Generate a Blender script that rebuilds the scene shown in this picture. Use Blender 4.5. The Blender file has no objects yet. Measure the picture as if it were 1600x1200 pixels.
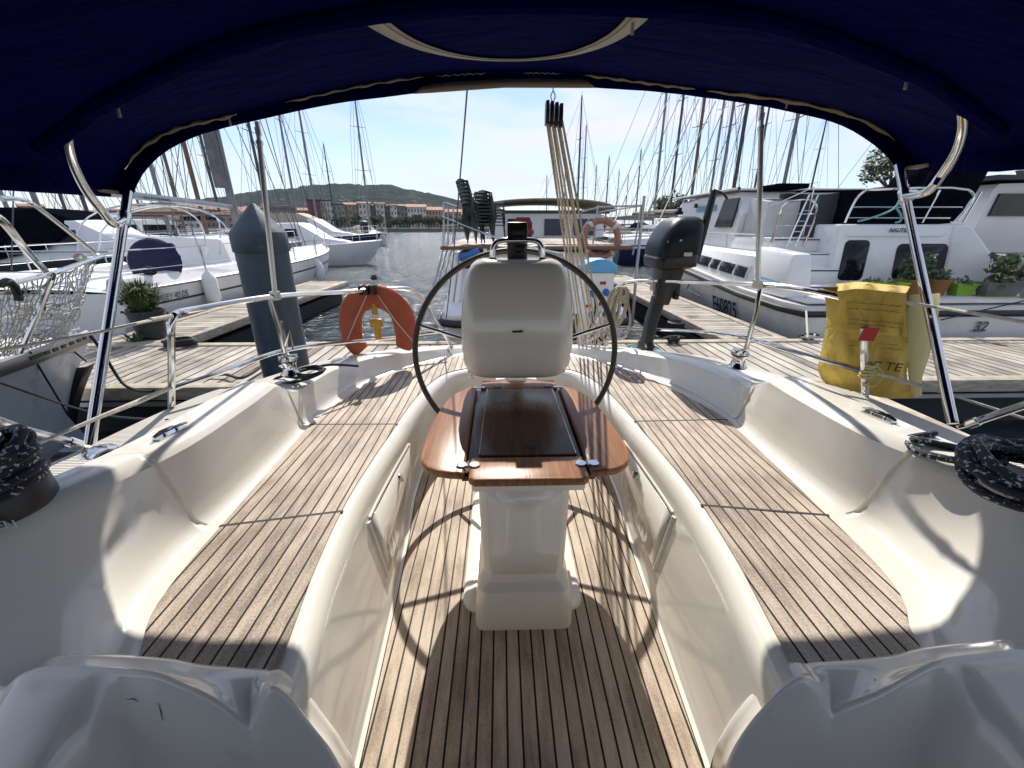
import bpy, bmesh, math, random
from math import sin, cos, pi, radians, sqrt, atan, tan
from mathutils import Vector, Matrix
from mathutils.bvhtree import BVHTree
random.seed(7)
SC = bpy.context.scene
COL = SC.collection

# ------------------------------------------------------------------ camera
F = 640.0; PITCH = atan(245/640.0); EYE = 1.32; X0 = -.07; YAW = radians(1.5)
cam = bpy.data.cameras.new('camera'); cam.sensor_width = 36; cam.lens = F*36/1600
cam.clip_start = .02; cam.clip_end = 9000
co = bpy.data.objects.new('camera', cam); COL.objects.link(co)
co.location = (X0, 0, EYE); co.rotation_euler = (pi/2-PITCH, 0, -YAW)
SC.camera = co

# ------------------------------------------------------------------ light
SUN_EL, SUN_AZ = radians(44.5), radians(-1.0)       # azimuth from +Y towards +X
w = bpy.data.worlds.new('World'); SC.world = w; w.use_nodes = True
nt = w.node_tree; N = nt.nodes; L = nt.links; N.clear()
sky = N.new('ShaderNodeTexSky'); sky.sky_type = 'NISHITA'; sky.sun_disc = False
sky.sun_elevation = SUN_EL; sky.sun_rotation = SUN_AZ
sky.air_density = 1.0; sky.dust_density = .15; sky.ozone_density = 2.0
tc = N.new('ShaderNodeTexCoord'); mp = N.new('ShaderNodeMapping')
mp.inputs['Scale'].default_value = (1.1, 1.3, 5.5); mp.inputs['Rotation'].default_value = (0, .16, .4)
nz = N.new('ShaderNodeTexNoise'); nz.inputs['Scale'].default_value = 1.7; nz.inputs['Detail'].default_value = 7
nz.inputs['Roughness'].default_value = .52; nz.inputs['Distortion'].default_value = .5
rp = N.new('ShaderNodeValToRGB'); rp.color_ramp.elements[0].position = .42; rp.color_ramp.elements[1].position = .62
rp.color_ramp.elements[0].color = (0, 0, 0, 1); rp.color_ramp.elements[1].color = (1, 1, 1, 1)
mm = N.new('ShaderNodeMath'); mm.operation = 'MULTIPLY_ADD'; mm.inputs[1].default_value = .80; mm.inputs[2].default_value = .12
mix = N.new('ShaderNodeMixRGB'); mix.inputs[2].default_value = (6.8, 7.0, 8.1, 1)
hs = N.new('ShaderNodeHueSaturation'); hs.inputs['Saturation'].default_value = 1.0
bg = N.new('ShaderNodeBackground'); bg.inputs["Strength"].default_value = .095
out = N.new('ShaderNodeOutputWorld')
L.new(tc.outputs['Generated'], mp.inputs[0]); L.new(mp.outputs[0], nz.inputs[0]); L.new(nz.outputs[0], rp.inputs[0])
L.new(rp.outputs[0], mm.inputs[0]); L.new(mm.outputs[0], mix.inputs[0]); L.new(sky.outputs[0], hs.inputs['Color'])
L.new(hs.outputs[0], mix.inputs[1]); L.new(mix.outputs[0], bg.inputs[0]); L.new(bg.outputs[0], out.inputs[0])
sl = bpy.data.lights.new('sun', 'SUN'); sl.energy = 3.9; sl.angle = radians(.5); sl.color = (1, .94, .85)
so = bpy.data.objects.new('sun', sl); COL.objects.link(so)
sd = Vector((sin(SUN_AZ)*cos(SUN_EL), cos(SUN_AZ)*cos(SUN_EL), sin(SUN_EL)))
so.rotation_euler = sd.to_track_quat('Z', 'Y').to_euler(); so.location = (0, 30, 30)
SC.view_settings.view_transform = 'Standard'; SC.view_settings.look = 'None'
SC.view_settings.exposure = .62; SC.view_settings.gamma = 1
SC.cycles.max_bounces = 8; SC.cycles.diffuse_bounces = 6; SC.cycles.glossy_bounces = 4
SC.cycles.sample_clamp_indirect = 6; SC.cycles.caustics_reflective = False; SC.cycles.caustics_refractive = False

# ------------------------------------------------------------------ measuring helpers (photo direction -> place)
_c, _s = cos(PITCH), sin(PITCH)
def ray(px, py):
    a = (px-800)/F; b = (600-py)/F
    x, y, z = a, _c+b*_s, -_s+b*_c
    return Vector((x*cos(YAW)+y*sin(YAW), y*cos(YAW)-x*sin(YAW), z))
OO = Vector((X0, 0, EYE))
def atZ(px, py, z): r = ray(px, py); return OO+r*((z-EYE)/r.z)
def atY(px, py, y): r = ray(px, py); return OO+r*(y/r.y)
def atX(px, py, x): r = ray(px, py); return OO+r*((x-X0)/r.x)
def atP(px, py, n, d): r = ray(px, py); n = Vector(n); return OO+r*((d-n.dot(OO))/n.dot(r))
WATER = -.35

# ------------------------------------------------------------------ materials
def newmat(name):
    m = bpy.data.materials.new(name); m.use_nodes = True
    return m, m.node_tree.nodes, m.node_tree.links, m.node_tree.nodes['Principled BSDF']
def mat(name, base, rough=.5, metal=0, var=.12, vscale=6, bump=0, bscale=60, coat=0, stretch=(1, 1, 1), spec=.5, base2=None, pos=(.35, .7), detail=4):
    m, n, l, p = newmat(name)
    t = n.new('ShaderNodeTexCoord'); mpn = n.new('ShaderNodeMapping'); mpn.inputs['Scale'].default_value = stretch
    l.new(t.outputs['Object'], mpn.inputs[0])
    z = n.new('ShaderNodeTexNoise'); z.inputs['Scale'].default_value = vscale; z.inputs['Detail'].default_value = detail
    l.new(mpn.outputs[0], z.inputs[0])
    r = n.new('ShaderNodeValToRGB'); r.color_ramp.elements[0].position = pos[0]; r.color_ramp.elements[1].position = pos[1]
    b2 = base2 or tuple(c*(1-var) for c in base)
    r.color_ramp.elements[0].color = (*b2, 1); r.color_ramp.elements[1].color = (*base, 1)
    l.new(z.outputs[0], r.inputs[0]); l.new(r.outputs[0], p.inputs['Base Color'])
    p.inputs['Roughness'].default_value = rough; p.inputs['Metallic'].default_value = metal
    p.inputs['Coat Weight'].default_value = coat; p.inputs['Coat Roughness'].default_value = .06
    p.inputs['Specular IOR Level'].default_value = spec
    if bump:
        z2 = n.new('ShaderNodeTexNoise'); z2.inputs['Scale'].default_value = bscale; z2.inputs['Detail'].default_value = 3
        l.new(mpn.outputs[0], z2.inputs[0]); bn = n.new('ShaderNodeBump'); bn.inputs['Strength'].default_value = bump
        bn.inputs['Distance'].default_value = .01
        l.new(z2.outputs[0], bn.inputs['Height']); l.new(bn.outputs[0], p.inputs['Normal'])
    return m
def planks(name, ax, pitch, gap, cols, seam, rough=.6, gscale=(260, 7), varamt=.5, bumpd=.004, speck=.3, shear=0, offset=0):
    """parallel planks across axis ax (0 = boards run along Y, 1 = along X)"""
    m, n, l, p = newmat(name)
    t = n.new('ShaderNodeTexCoord'); s = n.new('ShaderNodeSeparateXYZ'); l.new(t.outputs['Object'], s.inputs[0])
    def M(op, a, b=None, c=None):
        q = n.new('ShaderNodeMath'); q.operation = op
        for i, v in enumerate((a, b, c)):
            if v is None: continue
            if isinstance(v, (int, float)): q.inputs[i].default_value = v
            else: l.new(v, q.inputs[i])
        return q.outputs[0]
    u = s.outputs[ax]; v = s.outputs[1-ax]
    if shear: u = M('ADD', u, M('MULTIPLY', v, shear))
    u = M('ADD', M('MULTIPLY', u, 1/pitch), 500.5+offset)
    fr = M('FRACT', u); idn = M('FLOOR', u)
    d = M('ABSOLUTE', M('SUBTRACT', fr, .5))
    seamm = M('GREATER_THAN', d, .5-gap/pitch/2)
    wn = n.new('ShaderNodeTexWhiteNoise'); wn.noise_dimensions = '1D'; l.new(idn, wn.inputs['W'])
    cb = n.new('ShaderNodeCombineXYZ')
    l.new(M('MULTIPLY', u, gscale[0]*pitch*.1), cb.inputs[0]); l.new(M('ADD', M('MULTIPLY', v, gscale[1]), M('MULTIPLY', wn.outputs['Value'], 37)), cb.inputs[1]); l.new(idn, cb.inputs[2])
    g = n.new('ShaderNodeTexNoise'); g.inputs['Scale'].default_value = 1; g.inputs['Detail'].default_value = 6; g.inputs['Roughness'].default_value = .65
    l.new(cb.outputs[0], g.inputs[0])
    big = n.new('ShaderNodeTexNoise'); big.inputs['Scale'].default_value = 3.2; big.inputs['Detail'].default_value = 5; l.new(t.outputs['Object'], big.inputs[0])
    sp = n.new('ShaderNodeTexNoise'); sp.inputs['Scale'].default_value = 190; sp.inputs['Detail'].default_value = 2; l.new(t.outputs['Object'], sp.inputs[0])
    f = M('ADD', M('MULTIPLY', g.outputs[0], .75), M('MULTIPLY', wn.outputs['Value'], varamt*.4))
    f = M('ADD', f, M('MULTIPLY', M('SUBTRACT', big.outputs[0], .5), .55))
    f = M('ADD', f, M('MULTIPLY', M('SUBTRACT', sp.outputs[0], .5), speck))
    r = n.new('ShaderNodeValToRGB'); e = r.color_ramp.elements
    e[0].position = .26; e[1].position = .77; e[0].color = (*cols[0], 1); e[1].color = (*cols[2], 1)
    mid = e.new(.5); mid.color = (*cols[1], 1); l.new(f, r.inputs[0])
    mx = n.new('ShaderNodeMixRGB'); mx.inputs[2].default_value = (*seam, 1); l.new(seamm, mx.inputs[0]); l.new(r.outputs[0], mx.inputs[1])
    l.new(mx.outputs[0], p.inputs['Base Color']); p.inputs['Roughness'].default_value = rough
    p.inputs['Specular IOR Level'].default_value = .3
    h = M('SUBTRACT', M('MULTIPLY', f, .25), M('MULTIPLY', seamm, .8))
    bn = n.new('ShaderNodeBump'); bn.inputs['Strength'].default_value = .55; bn.inputs['Distance'].default_value = bumpd
    l.new(h, bn.inputs['Height']); l.new(bn.outputs[0], p.inputs['Normal'])
    return m
GEL = mat('gelcoat', (.83, .795, .715), .11, var=.05, vscale=2.2, coat=.5, bump=.02, bscale=9)
GELP = mat('pod_gelcoat', (.82, .785, .70), .2, var=.05, vscale=3, coat=.35)
WHITE = mat('white_grp', (.78, .78, .77), .3, var=.06, vscale=1.2, coat=.15)
WHITE2 = mat('weathered_white_grp', (.70, .69, .66), .4, var=.18, vscale=1.5)
BEIGE = mat('weathered_cream', (.55, .49, .41), .6, var=.3, vscale=2)
PALEBLUE = mat('pale_blue_hull_paint', (.66, .72, .80), .32, var=.12, vscale=2.5, stretch=(2, 2, .5), coat=.2)
NAVYP = mat('navy_paint', (.012, .02, .07), .25)
BLUEP = mat('blue_paint', (.02, .13, .36), .4)
CYAN = mat('sky_blue_stripe', (.12, .38, .65), .4)
BLACK = mat('black_plastic', (.012, .012, .013), .35)
RUB = mat('black_rubber', (.02, .02, .022), .65)
GREYP = mat('dark_grey_plastic', (.035, .038, .042), .45, spec=.3)
GREYM = mat('mid_grey_cloth', (.16, .165, .17), .8, var=.3)
STEEL = mat('polished_stainless', (.72, .71, .69), .13, metal=1, var=.05)
STEELB = mat('satin_stainless', (.80, .78, .74), .38, metal=.75, var=.08)
ALU = mat('anodised_aluminium', (.42, .43, .45), .42, metal=.8, var=.15)
MASTM = mat('mast_alloy', (.22, .225, .24), .5, metal=.5, var=.15)
MASTD = mat('dark_mast', (.06, .065, .075), .5, metal=.3)
MASTW = mat('varnished_spar', (.17, .09, .05), .45, var=.3)
WIRE = mat('rigging_wire', (.10, .105, .115), .45, metal=.6)
NAVY = mat('navy_canvas', (.0012, .0022, .080), .9, var=.22, vscale=9, bump=.25, bscale=420, spec=.05)
NAVY2 = mat('navy_cover_cloth', (.010, .014, .06), .8, var=.3, vscale=7)
BLKC = mat('black_canvas', (.006, .007, .011), .9, var=.3, vscale=4, bump=.35, bscale=7, spec=0)
TANC = mat('tan_canvas', (.44, .38, .30), .8, var=.25, vscale=4)
VINYL = mat('cream_vinyl', (.62, .55, .44), .5, var=.08)
TAPE = mat('white_webbing', (.66, .62, .53), .7, var=.2, vscale=160)
GLASS = mat('dark_window', (.008, .010, .014), .08, var=.2, spec=.25)
GLASS2 = mat('smoked_window', (.03, .033, .036), .12, spec=.3)
MAHO = mat('varnished_mahogany', (.40, .185, .08), .32, base2=(.24, .10, .04), vscale=6, stretch=(16, .8, 8), coat=.08, bump=.05, bscale=30, spec=.3)
MAHOD = mat('dark_varnished_panel', (.13, .052, .020), .24, base2=(.07, .026, .010), vscale=6, stretch=(14, .7, 8), coat=.06, spec=.3)
WHEELM = mat('leather_wheel_cover', (.035, .028, .02), .45, var=.3, vscale=60, bump=.2, bscale=300)
ORANGE = mat('orange_lifebuoy_cover', (.46, .105, .05), .65, var=.2, vscale=5, bump=.15, bscale=18)
ORANGED = mat('faded_orange_ring', (.36, .16, .115), .6, var=.25, vscale=5)
PINKR = mat('sun_bleached_ring', (.45, .30, .24), .7, var=.2)
GREYT = mat('grey_reflective_tape', (.55, .55, .53), .5)
YEL = mat('yellow_pvc', (.62, .45, .10), .62, base2=(.50, .36, .08), vscale=5, bump=.7, bscale=11, spec=.3)
YELS = mat('pale_yellow_pvc', (.50, .43, .17), .6, var=.2, vscale=5)
YELL = mat('yellow_plastic', (.62, .33, .02), .4)
RED = mat('red_plastic', (.42, .02, .015), .5)
ROPEB = mat('beige_rope', (.62, .57, .47), .85, base2=(.38, .33, .25), vscale=90)
ROPEW = mat('white_rope', (.62, .60, .54), .8, base2=(.40, .38, .34), vscale=80)
ROPEK = mat('black_rope', (.012, .013, .018), .7)
ROPEBL = mat('black_blue_flecked_rope', (.42, .46, .52), .7, base2=(.008, .010, .022), vscale=95, pos=(.585, .615))
ROPET = mat('turquoise_rope', (.22, .46, .46), .8, base2=(.12, .30, .31), vscale=60)
PILE = mat('blue_grey_pile_sleeve', (.040, .066, .092), .42, var=.25, vscale=5, stretch=(3, 3, .6), bump=.12, bscale=25)
BRICK = mat('deep_red_render', (.25, .035, .035), .8)
TILE = mat('terracotta_tile', (.34, .16, .09), .85, var=.4, vscale=1)
CHAIRG = mat('dark_green_plastic', (.018, .038, .030), .42, var=.2)
LIME = mat('lime_green_plastic', (.22, .40, .03), .45)
TERRA = mat('terracotta_pot', (.26, .11, .03), .7)
LEAF = mat('leaf', (.10, .15, .04), .6, base2=(.03, .055, .016), vscale=14)
LEAF2 = mat('tree_leaf', (.10, .14, .045), .7, base2=(.03, .05, .018), vscale=1.2)
STEM = mat('stem', (.06, .07, .03), .8)
BARK = mat('bark', (.10, .075, .05), .9)
CONC = mat('concrete', (.34, .32, .29), .9, var=.2)
TEAKC = ((.24, .18, .13), (.49, .395, .30), (.68, .58, .47))
TEAK = planks('teak_sole_planks', 0, .0425, .0060, TEAKC, (.002, .002, .002), gscale=(330, 5), varamt=.32)
TEAKS = planks('teak_seat_planks', 0, .0405, .0056, ((.26, .205, .16), (.52, .435, .35), (.72, .63, .54)), (.004, .004, .004), gscale=(330, 6), varamt=.3, speck=.5)
TEAKP = planks('teak_seat_planks_splayed', 0, .0405, .0056, ((.26, .205, .16), (.52, .435, .35), (.72, .63, .54)), (.004, .004, .004), gscale=(330, 6), varamt=.3, speck=.5)
DOCKC = ((.14, .12, .10), (.35, .31, .26), (.54, .49, .42))
DOCKY = planks('pontoon_boards', 0, .115, .018, DOCKC, (.012, .010, .009), .8, gscale=(90, 3), varamt=.8, bumpd=.01)
DOCKX = planks('finger_boards', 1, .115, .018, DOCKC, (.012, .010, .009), .8, gscale=(90, 3), varamt=.8, bumpd=.01)
DOCKE = mat('pontoon_edge_timber', (.50, .44, .35), .8, base2=(.30, .25, .19), vscale=9, stretch=(1, 1, 4))
NONSKID = mat('ribbed_non_skid', (.66, .63, .57), .5, var=.1)
def ribs(m):
    n = m.node_tree.nodes; l = m.node_tree.links; p = n['Principled BSDF']
    t = n.new('ShaderNodeTexCoord'); wv = n.new('ShaderNodeTexWave'); wv.wave_type = 'BANDS'; wv.bands_direction = 'Y'
    wv.inputs['Scale'].default_value = 34; l.new(t.outputs['Object'], wv.inputs[0])
    bn = n.new('ShaderNodeBump'); bn.inputs['Strength'].default_value = .9; bn.inputs['Distance'].default_value = .004
    l.new(wv.outputs['Fac'], bn.inputs['Height']); l.new(bn.outputs[0], p.inputs['Normal'])
ribs(NONSKID)
def water_mat():
    m, n, l, p = newmat('harbour_water')
    p.inputs['Base Color'].default_value = (.010, .026, .034, 1); p.inputs['Roughness'].default_value = .14
    p.inputs['IOR'].default_value = 1.33
    t = n.new('ShaderNodeTexCoord'); mpn = n.new('ShaderNodeMapping'); mpn.inputs['Scale'].default_value = (1, 1.5, 1)
    l.new(t.outputs['Object'], mpn.inputs[0])
    a = n.new('ShaderNodeTexNoise'); a.inputs['Scale'].default_value = 2.6; a.inputs['Detail'].default_value = 8; a.inputs['Distortion'].default_value = .6
    b = n.new('ShaderNodeTexNoise'); b.inputs['Scale'].default_value = .22; b.inputs['Detail'].default_value = 3
    l.new(mpn.outputs[0], a.inputs[0]); l.new(mpn.outputs[0], b.inputs[0])
    ad = n.new('ShaderNodeMath'); ad.operation = 'MULTIPLY_ADD'; ad.inputs[1].default_value = 1.2
    l.new(b.outputs[0], ad.inputs[0]); l.new(a.outputs[0], ad.inputs[2])
    bn = n.new('ShaderNodeBump'); bn.inputs['Strength'].default_value = .8; bn.inputs['Distance'].default_value = .26
    l.new(ad.outputs[0], bn.inputs['Height']); l.new(bn.outputs[0], p.inputs['Normal'])
    return m
WATERM = water_mat()
def translucent(m, col, k):
    n = m.node_tree.nodes; l = m.node_tree.links; p = n['Principled BSDF']; o = [q for q in n if q.type == 'OUTPUT_MATERIAL'][0]
    t = n.new('ShaderNodeBsdfTranslucent'); t.inputs[0].default_value = (*col, 1); mx = n.new('ShaderNodeMixShader'); mx.inputs[0].default_value = k
    l.new(p.outputs[0], mx.inputs[1]); l.new(t.outputs[0], mx.inputs[2]); l.new(mx.outputs[0], o.inputs[0])
def wrinkle(m, sc, st, dist, stretch):
    n = m.node_tree.nodes; l = m.node_tree.links; p = n['Principled BSDF']; t = n.new('ShaderNodeTexCoord'); mp_ = n.new('ShaderNodeMapping'); mp_.inputs['Scale'].default_value = stretch
    a = n.new('ShaderNodeTexNoise'); a.inputs['Scale'].default_value = sc; a.inputs['Detail'].default_value = 3; a.inputs['Distortion'].default_value = 1.2
    b = n.new('ShaderNodeBump'); b.inputs['Strength'].default_value = st; b.inputs['Distance'].default_value = dist
    l.new(t.outputs['Object'], mp_.inputs[0]); l.new(mp_.outputs[0], a.inputs[0]); l.new(a.outputs[0], b.inputs['Height'])
    if p.inputs['Normal'].links: l.new(p.inputs['Normal'].links[0].from_socket, b.inputs['Normal'])
    l.new(b.outputs[0], p.inputs['Normal'])
wrinkle(NAVY, 4, .8, .05, (1, 2.2, 2)); wrinkle(YEL, 9, .7, .03, (1.6, 1, .8)); wrinkle(ORANGE, 7, .5, .02, (1, 1, 1)); wrinkle(BLKC, 6, .8, .05, (1, 1, 1))
translucent(NAVY, (.001, .005, .16), .18); translucent(VINYL, (.6, .5, .38), .45); translucent(TAPE, (.5, .45, .36), .25)
def scuffed(m, col, scale, lo, hi, amt):
    n = m.node_tree.nodes; l = m.node_tree.links; p = n['Principled BSDF']; src = p.inputs['Base Color'].links[0].from_socket
    t = n.new('ShaderNodeTexCoord'); mp_ = n.new('ShaderNodeMapping'); mp_.inputs['Rotation'].default_value = (.3, .5, .7); mp_.inputs['Scale'].default_value = (1, 3.5, 1.6)
    a = n.new('ShaderNodeTexNoise'); a.inputs['Scale'].default_value = scale; a.inputs['Detail'].default_value = 8; a.inputs['Roughness'].default_value = .72
    r = n.new('ShaderNodeMapRange'); r.inputs[1].default_value = lo; r.inputs[2].default_value = hi; r.inputs[3].default_value = 0; r.inputs[4].default_value = amt
    mx = n.new('ShaderNodeMixRGB'); mx.inputs[2].default_value = (*col, 1)
    l.new(t.outputs['Object'], mp_.inputs[0]); l.new(mp_.outputs[0], a.inputs[0]); l.new(a.outputs[0], r.inputs[0]); l.new(r.outputs[0], mx.inputs[0]); l.new(src, mx.inputs[1]); l.new(mx.outputs[0], p.inputs['Base Color'])
    rr = n.new('ShaderNodeMapRange'); rr.inputs[1].default_value = .35; rr.inputs[2].default_value = .75; rr.inputs[3].default_value = p.inputs['Roughness'].default_value*.8; rr.inputs[4].default_value = p.inputs['Roughness'].default_value*1.9
    l.new(a.outputs[0], rr.inputs[0]); l.new(rr.outputs[0], p.inputs['Roughness'])
GELP.node_tree.nodes['Principled BSDF'].inputs['Coat Weight'].default_value = .6
scuffed(GEL, (.42, .37, .30), 7, .60, .78, .38); scuffed(WHITE, (.36, .33, .28), 1.1, .55, .8, .5); scuffed(WHITE2, (.30, .26, .21), 1.3, .52, .8, .6)
scuffed(PALEBLUE, (.75, .78, .80), 2.2, .5, .7, .5); scuffed(PILE, (.16, .17, .16), 3.5, .55, .72, .6); scuffed(ORANGE, (.55, .22, .13), 6, .55, .8, .35)

# ------------------------------------------------------------------ mesh builder
class MB:
    def __init__(s): s.v = []; s.f = []
    def add(s, vs, fs):
        o = len(s.v); s.v += [Vector(v) for v in vs]; s.f += [tuple(i+o for i in f) for f in fs]; return s
    def box(s, c, d, rz=0, rot=None):
        R = rot or Matrix.Rotation(rz, 3, 'Z'); c = Vector(c)
        vs = [c+R @ Vector((x*d[0]/2, y*d[1]/2, z*d[2]/2)) for z in (-1, 1) for y in (-1, 1) for x in (-1, 1)]
        return s.add(vs, [(0, 2, 3, 1), (4, 5, 7, 6), (0, 1, 5, 4), (2, 6, 7, 3), (0, 4, 6, 2), (1, 3, 7, 5)])
    def tube(s, pts, r, seg=8, closed=False, flat=1.0):
        P = [Vector(p) for p in pts]; n = len(P)
        rr = r if isinstance(r, (list, tuple)) else [r]*n
        up = None; rows = []
        for i in range(n):
            if closed: t = P[(i+1) % n]-P[i-1]
            else: t = P[min(i+1, n-1)]-P[max(i-1, 0)]
            if t.length < 1e-9: t = Vector((0, 0, 1))
            t.normalize()
            if up is None:
                up = Vector((0, 0, 1)) if abs(t.z) < .9 else Vector((1, 0, 0))
            up = (up-t*up.dot(t))
            if up.length < 1e-6: up = t.orthogonal()
            up.normalize(); sd_ = t.cross(up)
            rows.append([P[i]+(sd_*cos(a)+up*sin(a)*flat)*rr[i] for a in (2*pi*k/seg for k in range(seg))])
        o = len(s.v); s.v += [v for row in rows for v in row]
        m = n if closed else n-1
        for i in range(m):
            j = (i+1) % n
            for k in range(seg):
                k2 = (k+1) % seg
                s.f.append((o+i*seg+k, o+i*seg+k2, o+j*seg+k2, o+j*seg+k))
        if not closed:
            s.f.append(tuple(o+k for k in reversed(range(seg)))); s.f.append(tuple(o+(n-1)*seg+k for k in range(seg)))
        return s
    def loft(s, rows, closed=False, caps=False):
        o = len(s.v); n = len(rows[0]); s.v += [Vector(v) for r in rows for v in r]
        for i in range(len(rows)-1):
            for k in range(n if closed else n-1):
                k2 = (k+1) % n
                s.f.append((o+i*n+k, o+i*n+k2, o+(i+1)*n+k2, o+(i+1)*n+k))
        if caps:
            s.f.append(tuple(o+k for k in reversed(range(n)))); s.f.append(tuple(o+(len(rows)-1)*n+k for k in range(n)))
        return s
    def lathe(s, prof, c, seg=24, axis=None):
        c = Vector(c); R = Matrix.Identity(3)
        if axis is not None: R = Vector(axis).to_track_quat('Z', 'Y').to_matrix()
        rows = [[c+R @ Vector((r*cos(2*pi*k/seg), r*sin(2*pi*k/seg), z)) for k in range(seg)] for r, z in prof]
        return s.loft(rows, closed=True, caps=True)
    def prism(s, poly, ext):
        P = [Vector(p) for p in poly]; e = Vector(ext); n = len(P)
        return s.add(P+[p+e for p in P], [tuple(reversed(range(n))), tuple(range(n, 2*n))]+[(i, (i+1) % n, n+(i+1) % n, n+i) for i in range(n)])
    def sheet(s, grid): return s.loft(grid)
    def build(s, name, m, parent=None, bevel=0, ang=35, seg=2, local=False, solid=0, subd=0, weld=True):
        off = Vector((0, 0, 0)); q = parent
        if not local:
            while q is not None: off += Vector(q.location); q = q.parent
        me = bpy.data.meshes.new(name); me.from_pydata([v-off for v in s.v], [], s.f); me.validate()
        bm = bmesh.new(); bm.from_mesh(me)
        if weld: bmesh.ops.remove_doubles(bm, verts=bm.verts, dist=1e-5)
        bmesh.ops.recalc_face_normals(bm, faces=bm.faces)
        if bevel:
            es = [e for e in bm.edges if len(e.link_faces) == 2 and e.calc_face_angle(0) > radians(28)]
            bmesh.ops.bevel(bm, geom=es, offset=bevel, segments=seg, profile=.5, affect='EDGES', clamp_overlap=True)
        bm.to_mesh(me); bm.free()
        me.materials.append(m)
        for p in me.polygons: p.use_smooth = True
        me.set_sharp_from_angle(angle=radians(ang))
        o = bpy.data.objects.new(name, me); COL.objects.link(o)
        if parent is not None: o.parent = parent
        if solid:
            md = o.modifiers.new('thickness', 'SOLIDIFY'); md.thickness = solid; md.offset = 0
        if subd:
            md = o.modifiers.new('smooth', 'SUBSURF'); md.levels = subd; md.render_levels = subd
        return o
def tag(o, label, cat, group=None, kind=None):
    o['label'] = label; o['category'] = cat
    if group: o['group'] = group
    if kind: o['kind'] = kind
    return o
def struct(o): o['kind'] = 'structure'; return o
def thing(name, label, cat, loc=(0, 0, 0), rz=0, group=None):
    o = bpy.data.objects.new(name, None); o.empty_display_size = .2; COL.objects.link(o)
    o.location = loc; o.rotation_euler = (0, 0, rz)
    return tag(o, label, cat, group)
def kids(o): return [c for c in bpy.data.objects if c.parent == o]
def copy_tree(o, parent=None):
    c = o.copy(); COL.objects.link(c)
    if parent is not None: c.parent = parent
    for ch in kids(o): copy_tree(ch, c)
    return c
def cr(P, u):
    """Catmull-Rom through points P at float index u"""
    n = len(P); i = max(0, min(int(u), n-2)); t = u-i
    p0, p1, p2, p3 = [Vector(P[max(0, min(n-1, j))]) for j in (i-1, i, i+1, i+2)]
    return .5*((2*p1)+(p2-p0)*t+(2*p0-5*p1+4*p2-p3)*t*t+(3*p1-p0-3*p2+p3)*t**3)
def smooth(P, k=8, closed=False):
    P = [Vector(p) for p in P]
    if closed:
        n = len(P); o = []
        Q = [P[-1]]+P+[P[0], P[1]]
        for i in range(n):
            for j in range(k): o.append(cr(Q, 1+i+j/k))
        return o
    return [cr(P, i/k) for i in range((len(P)-1)*k+1)]
def resample(P, n):
    P = [Vector(p) for p in P]; d = [0]
    for a, b in zip(P, P[1:]): d.append(d[-1]+(b-a).length)
    o = []; j = 0
    for i in range(n):
        t = d[-1]*i/(n-1)
        while j < len(d)-2 and d[j+1] < t: j += 1
        q = (t-d[j])/max(1e-9, d[j+1]-d[j]); o.append(P[j].lerp(P[j+1], min(1, q)))
    return o
def lerp(a, b, t): return a+(b-a)*t
def text(s, size, m, parent, loc, rot, name='lettering', ext=.001, sx=1, shear=0, align='LEFT', bold=0):
    cu = bpy.data.curves.new(name, 'FONT'); cu.body = s; cu.size = size; cu.extrude = ext; cu.shear = shear; cu.align_x = align
    cu.offset = bold
    t = bpy.data.objects.new(name, cu); COL.objects.link(t); bpy.context.view_layer.update()
    me = bpy.data.meshes.new_from_object(t); bpy.data.objects.remove(t, do_unlink=True)
    me.materials.clear(); me.materials.append(m); me.name = name
    off = Vector((0, 0, 0)); q = parent
    while q is not None: off += Vector(q.location); q = q.parent
    M_ = Matrix.Translation(Vector(loc)-off) @ rot.to_4x4() @ Matrix.Diagonal((sx, 1, 1, 1))
    me.transform(M_)
    o = bpy.data.objects.new(name, me); COL.objects.link(o)
    if parent is not None: o.parent = parent
    return o
def frame(xdir, ydir):
    x = Vector(xdir).normalized(); y = Vector(ydir); z = x.cross(y).normalized(); y = z.cross(x)
    return Matrix((x, y, z)).transposed()
def bvh(o):
    off = Vector((0, 0, 0)); q = o
    while q is not None: off += Vector(q.location); q = q.parent
    me = o.data; return BVHTree.FromPolygons([v.co+off for v in me.vertices], [tuple(p.vertices) for p in me.polygons])
def hit(b, px, py, lift=.003):
    r = ray(px, py).normalized(); h = b.ray_cast(OO, r)
    return h[0]-r*lift if h[0] is not None else None
def coil(c, R, n, r, wob=.25, seed=0, dz=.012, ax=1.0, tilt=0, pts=26):
    rnd = random.Random(seed); P = []; ph = rnd.random()*6
    for i in range(n):
        ro = R*(1-wob*rnd.random()); ox, oy = (rnd.random()-.5)*R*wob, (rnd.random()-.5)*R*wob
        for k in range(pts):
            a = 2*pi*k/pts+ph
            P.append(Vector((ox+ro*cos(a), (oy+ro*sin(a))*ax, dz*(i+k/pts)+.25*r*sin(3*a+i))))
    # soften joins
    Q = [P[0]]+[(P[i-1]+2*P[i]+P[i+1])/4 for i in range(1, len(P)-1)]+[P[-1]]
    R_ = Matrix.Rotation(tilt, 3, 'X')
    return [Vector(c)+R_ @ q for q in Q]

# ================================================================== setting: water, hill
wm = MB(); wm.add([(-4000, -60, WATER), (4000, -60, WATER), (4000, 6000, WATER), (-4000, 6000, WATER)], [(0, 1, 2, 3)])
struct(wm.build('water', WATERM))

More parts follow.
